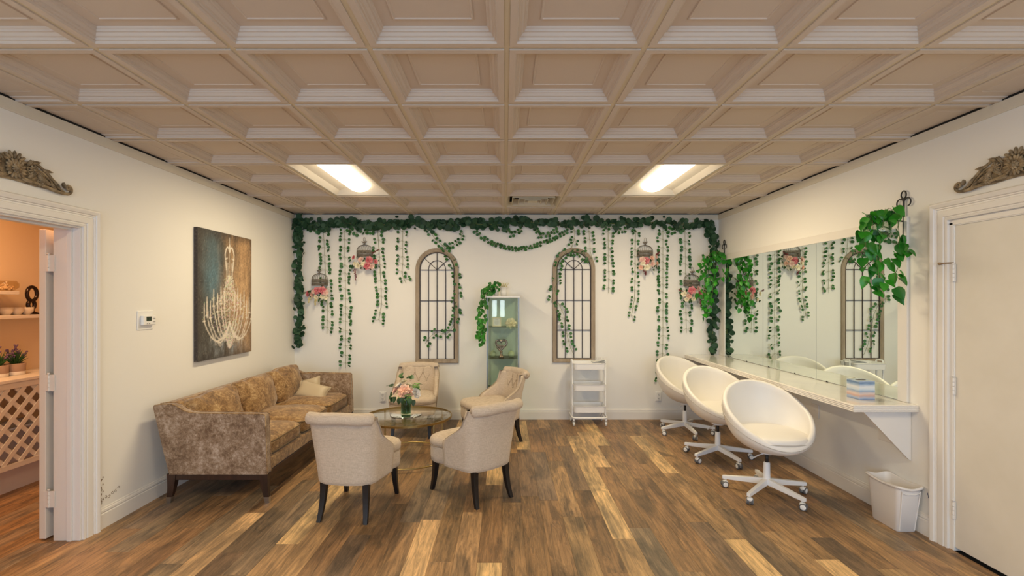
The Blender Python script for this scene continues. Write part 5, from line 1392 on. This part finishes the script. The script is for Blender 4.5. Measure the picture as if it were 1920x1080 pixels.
N2 = [[(0,0,0),(-.05,.0,.05),(-.12,-.02,.02),(-.17,-.02,-.12),(-.18,-.02,-.3),(-.17,-.02,-.5),(-.18,-.02,-.68)],
      [(0,0,0),(-.02,.03,.04),(-.10,.03,0),(-.12,.03,-.15),(-.12,.03,-.35),(-.13,.02,-.6)],
      [(0,0,0),(.04,-.02,.03),(.07,-.02,-.05),(.06,-.02,-.2),(.04,-.02,-.28)],
      [(0,0,0),(-.04,-.05,.04),(-.08,-.05,-.1),(-.08,-.04,-.3),(-.12,-.04,-.55)], [(-.1,0,0),(-.2,-.0,-.02),(-.24,0,-.12),(-.2,0,-.25)], [(-.16,-.0,-.3),(-.20,-.0,-.42),(-.17,0,-.6)]]
hanging(6.10, 'green trailing pothos hanging in the far right corner over the garland', N2, 47, .92, .075, 1.14)

# ================================================================ SIDE ROOM: lattice counter, shelves and what stands on them
M_sw = mat('side_white', (.80, .74, .66), .4)
FX, BX = -3.93, SX
LY0, LY1 = 2.9, 5.3
t = thing('lattice_cabinet', 'white counter unit with diagonal lattice front in the side room', 'cabinet', ((FX+BX)/2, (LY0+LY1)/2, 0)); L_ = TR(-(FX+BX)/2, -(LY0+LY1)/2, 0)
MB().box(BX+.002, FX+.015, LY0, LY1, .895, .92, M=L_).build('worktop', M_sw, t, bevel=.003)
MB().box(FX-.02, FX, LY0, LY1, .845, .893, M=L_).build('apron', M_sw, t)
MB().box(FX-.02, FX, LY0, LY1, .205, .245, M=L_).build('bottom_rail', M_sw, t)
for yy in (LY0, LY1-.04): MB().box(BX+.002, FX, yy, yy+.04, 0, .893, M=L_).build('end_panel', M_sw, t)
zl0, zl1 = .235, .855
for dirn in (1, -1):
    c = LY0-.7 if dirn > 0 else LY0; step = .132; k = 0
    while c < LY1+(.0 if dirn > 0 else .7):
        ya, yb = c, c+dirn*(zl1-zl0)*.95
        z0, z1 = zl0, zl1; hwid = .024
        lo, hi = min(ya, yb), max(ya, yb)
        # clip to the opening
        def zat(y): return z0+(y-ya)/(yb-ya)*(z1-z0)
        a, b_ = max(lo, LY0+.04), min(hi, LY1-.04)
        if b_-a > .06:
            za, zb_ = zat(a), zat(b_); xo = FX-.012 if dirn > 0 else FX-.020
            MB().prism([(xo, a, za-hwid), (xo, b_, zb_-hwid), (xo, b_, zb_+hwid), (xo, a, za+hwid)], (.007, 0, 0), M=L_).build('lattice_slat', M_sw, t)
        c += step; k += 1
t = thing('storage_tub', 'pale plastic storage tub on the floor behind the lattice', 'tub', (-4.12, 3.95, 0))
g = MB().sweep([rrect(.10, .25, .03, .0), rrect(.13, .30, .03, .50), rrect(.14, .31, .03, .50), rrect(.14, .31, .03, .52), rrect(.12, .29, .03, .515), rrect(.095, .245, .03, .01)]); g.add(rrect(.10, .25, .03, 0), [tuple(range(28))[::-1]]); g.add(rrect(.095, .245, .03, .01), [tuple(range(28))]); g.build('tub_body', mat('tub_plastic', (.70, .66, .66), .4), t)
for (z, y1_, lb, w_) in ((1.425, 5.1, 'long white shelf with white cups in the side room', .22), (1.63, 4.125, 'short upper white shelf with rounded glass dish in the side room', .22)):
    t = thing('wall_shelf', lb, 'shelf', (SX, (3.0+y1_)/2, z)); MB().box(.002, w_, 3.0-(3.0+y1_)/2, y1_-(3.0+y1_)/2, -.030, 0).build('shelf_board', M_sw, t, bevel=.003)
M_cup = mat('cream_ceramic', (.80, .72, .60), .25)
def sidept(px, X): return FL*X/(px-VX)
for px, lb in ((11, 'white ceramic teacup at the left on the lower side-room shelf'), (31, 'white ceramic teacup in the middle of the lower side-room shelf'), (50, 'white ceramic cup beside the dark ring sculpture')):
    y = sidept(px, SX+.10); t = thing('teacup', lb, 'cup', (SX+.10, y, 1.4255), -.4)
    MB().lathe([(0, 0), (.026, 0), (.030, .006), (.046, .03), (.050, .065), (.047, .065), (.042, .03), (.02, .010), (0, .010)], 24).build('bowl', M_cup, t)
    MB().tube([(0, -.046, .052), (0, -.066, .052), (0, -.074, .038), (0, -.062, .022), (0, -.042, .020)], .0045, 8).build('handle', M_cup, t)
M_dkbr = mat('dark_bronze', (.05, .035, .03), .18, .8)
y = sidept(60, SX+.10); t = thing('ring_sculpture', 'dark glossy looped figure sculpture on the side-room shelf', 'sculpture', (SX+.10, y, 1.4255))
g = MB(); g.tube([(0, .045*math.cos(2*PI*k/28), .185+.062*math.sin(2*PI*k/28)) for k in range(28)], .015, 8, closed=True); g.build('upper_loop', M_dkbr, t)
g = MB(); g.tube([(0, .030*math.cos(2*PI*k/24)-.006, .085+.038*math.sin(2*PI*k/24)) for k in range(24)], .016, 8, closed=True); g.build('lower_loop', M_dkbr, t)
MB().lathe([(0, 0), (.055, 0), (.052, .012), (.02, .025), (.016, .05), (0, .055)], 20).build('base', M_dkbr, t)
y = sidept(10, SX+.10); t = thing('glass_dish', 'round glass dish full of shells on the upper side-room shelf', 'dish', (SX+.10, y, 1.6305))
MB().lathe([(0, 0), (.05, 0), (.085, .03), (.09, .06), (.07, .088), (.066, .088), (.084, .06), (.08, .03), (.05, .006), (0, .006)], 28).build('bowl', glass('dish_glass', (.92, .88, .80)), t)
rr = random.Random(2); g = MB()
for k in range(60): a, r = rr.uniform(0, 2*PI), rr.uniform(0, .055); g.sup((0,0,0), (.013, .009, .007), 1, 1, 8, 5, M=TR(r*math.cos(a), r*math.sin(a), .014+rr.uniform(0, .05)*(1-r/.09)) @ Euler((rr.uniform(0, 3), rr.uniform(0, 3), 0)).to_matrix().to_4x4())
stuff(g.build('shells', mat('shells', (.55, .36, .20), .5, noise=((.82, .70, .52), 50, 3, .4, .6)), t))
M_lav = mat('lavender_buds', (.16, .09, .17), .7); M_lavg = leaf_mat('lavender_leaf', (.02, .09, .02), (.05, .17, .04), .6)
M_band2 = mat('pot_clay', (.36, .25, .19), .8, bump=(70, .4, .003))
def lavender(px, lb, seed, X=SX+.20):
    y = sidept(px, X); t = thing('lavender_pot', lb, 'plant', (X, y, .9205)); rr = random.Random(seed)
    MB().lathe([(0, 0), (.060, 0), (.063, .004), (.064, .03)], 24).build('pot_foot', M_potw, t)
    MB().lathe([(.064, .03), (.068, .095), (.064, .098), (.058, .085), (0, .085)], 24).build('pot', M_band2, t)
    g = MB()
    for k in range(70):
        a, l, q = rr.uniform(0, 2*PI), rr.uniform(.05, .12), rr.uniform(.3, 1); r = .05*q
        g.tube([(.3*r*math.cos(a), .3*r*math.sin(a), .085), (r*math.cos(a), r*math.sin(a), .085+l*.6), (1.7*r*math.cos(a), 1.7*r*math.sin(a), .085+l)], [.0028, .004, .0006], 4)
    stuff(g.build('foliage', M_lavg, t))
    for k in range(7):
        a = 2*PI*k/7+rr.uniform(-.3, .3); r = rr.uniform(.045, .105) if k else .01; h = rr.uniform(.15, .22) if k else .25
        g = MB(); tip = Vector((r*math.cos(a), r*math.sin(a), h)); b0 = Vector((.01*math.cos(a), .01*math.sin(a), .08)); d = (tip-b0).normalized()
        g.tube([b0, tip], .0018, 5)
        for m in range(18): p = tip-d*rr.uniform(-.004, .045); g.sup((p.x+rr.uniform(-.009, .009), p.y+rr.uniform(-.009, .009), p.z), (.0065, .0065, .007), 1, 1, 6, 4, mi=1)
        g.build('flower_spike', [M_lavg, M_lav], t)
lavender(28.5, 'potted lavender in a brown and white pot on the side-room counter', 3)
lavender(-4, 'potted lavender cut off by the left edge of the photo on the side-room counter', 9)
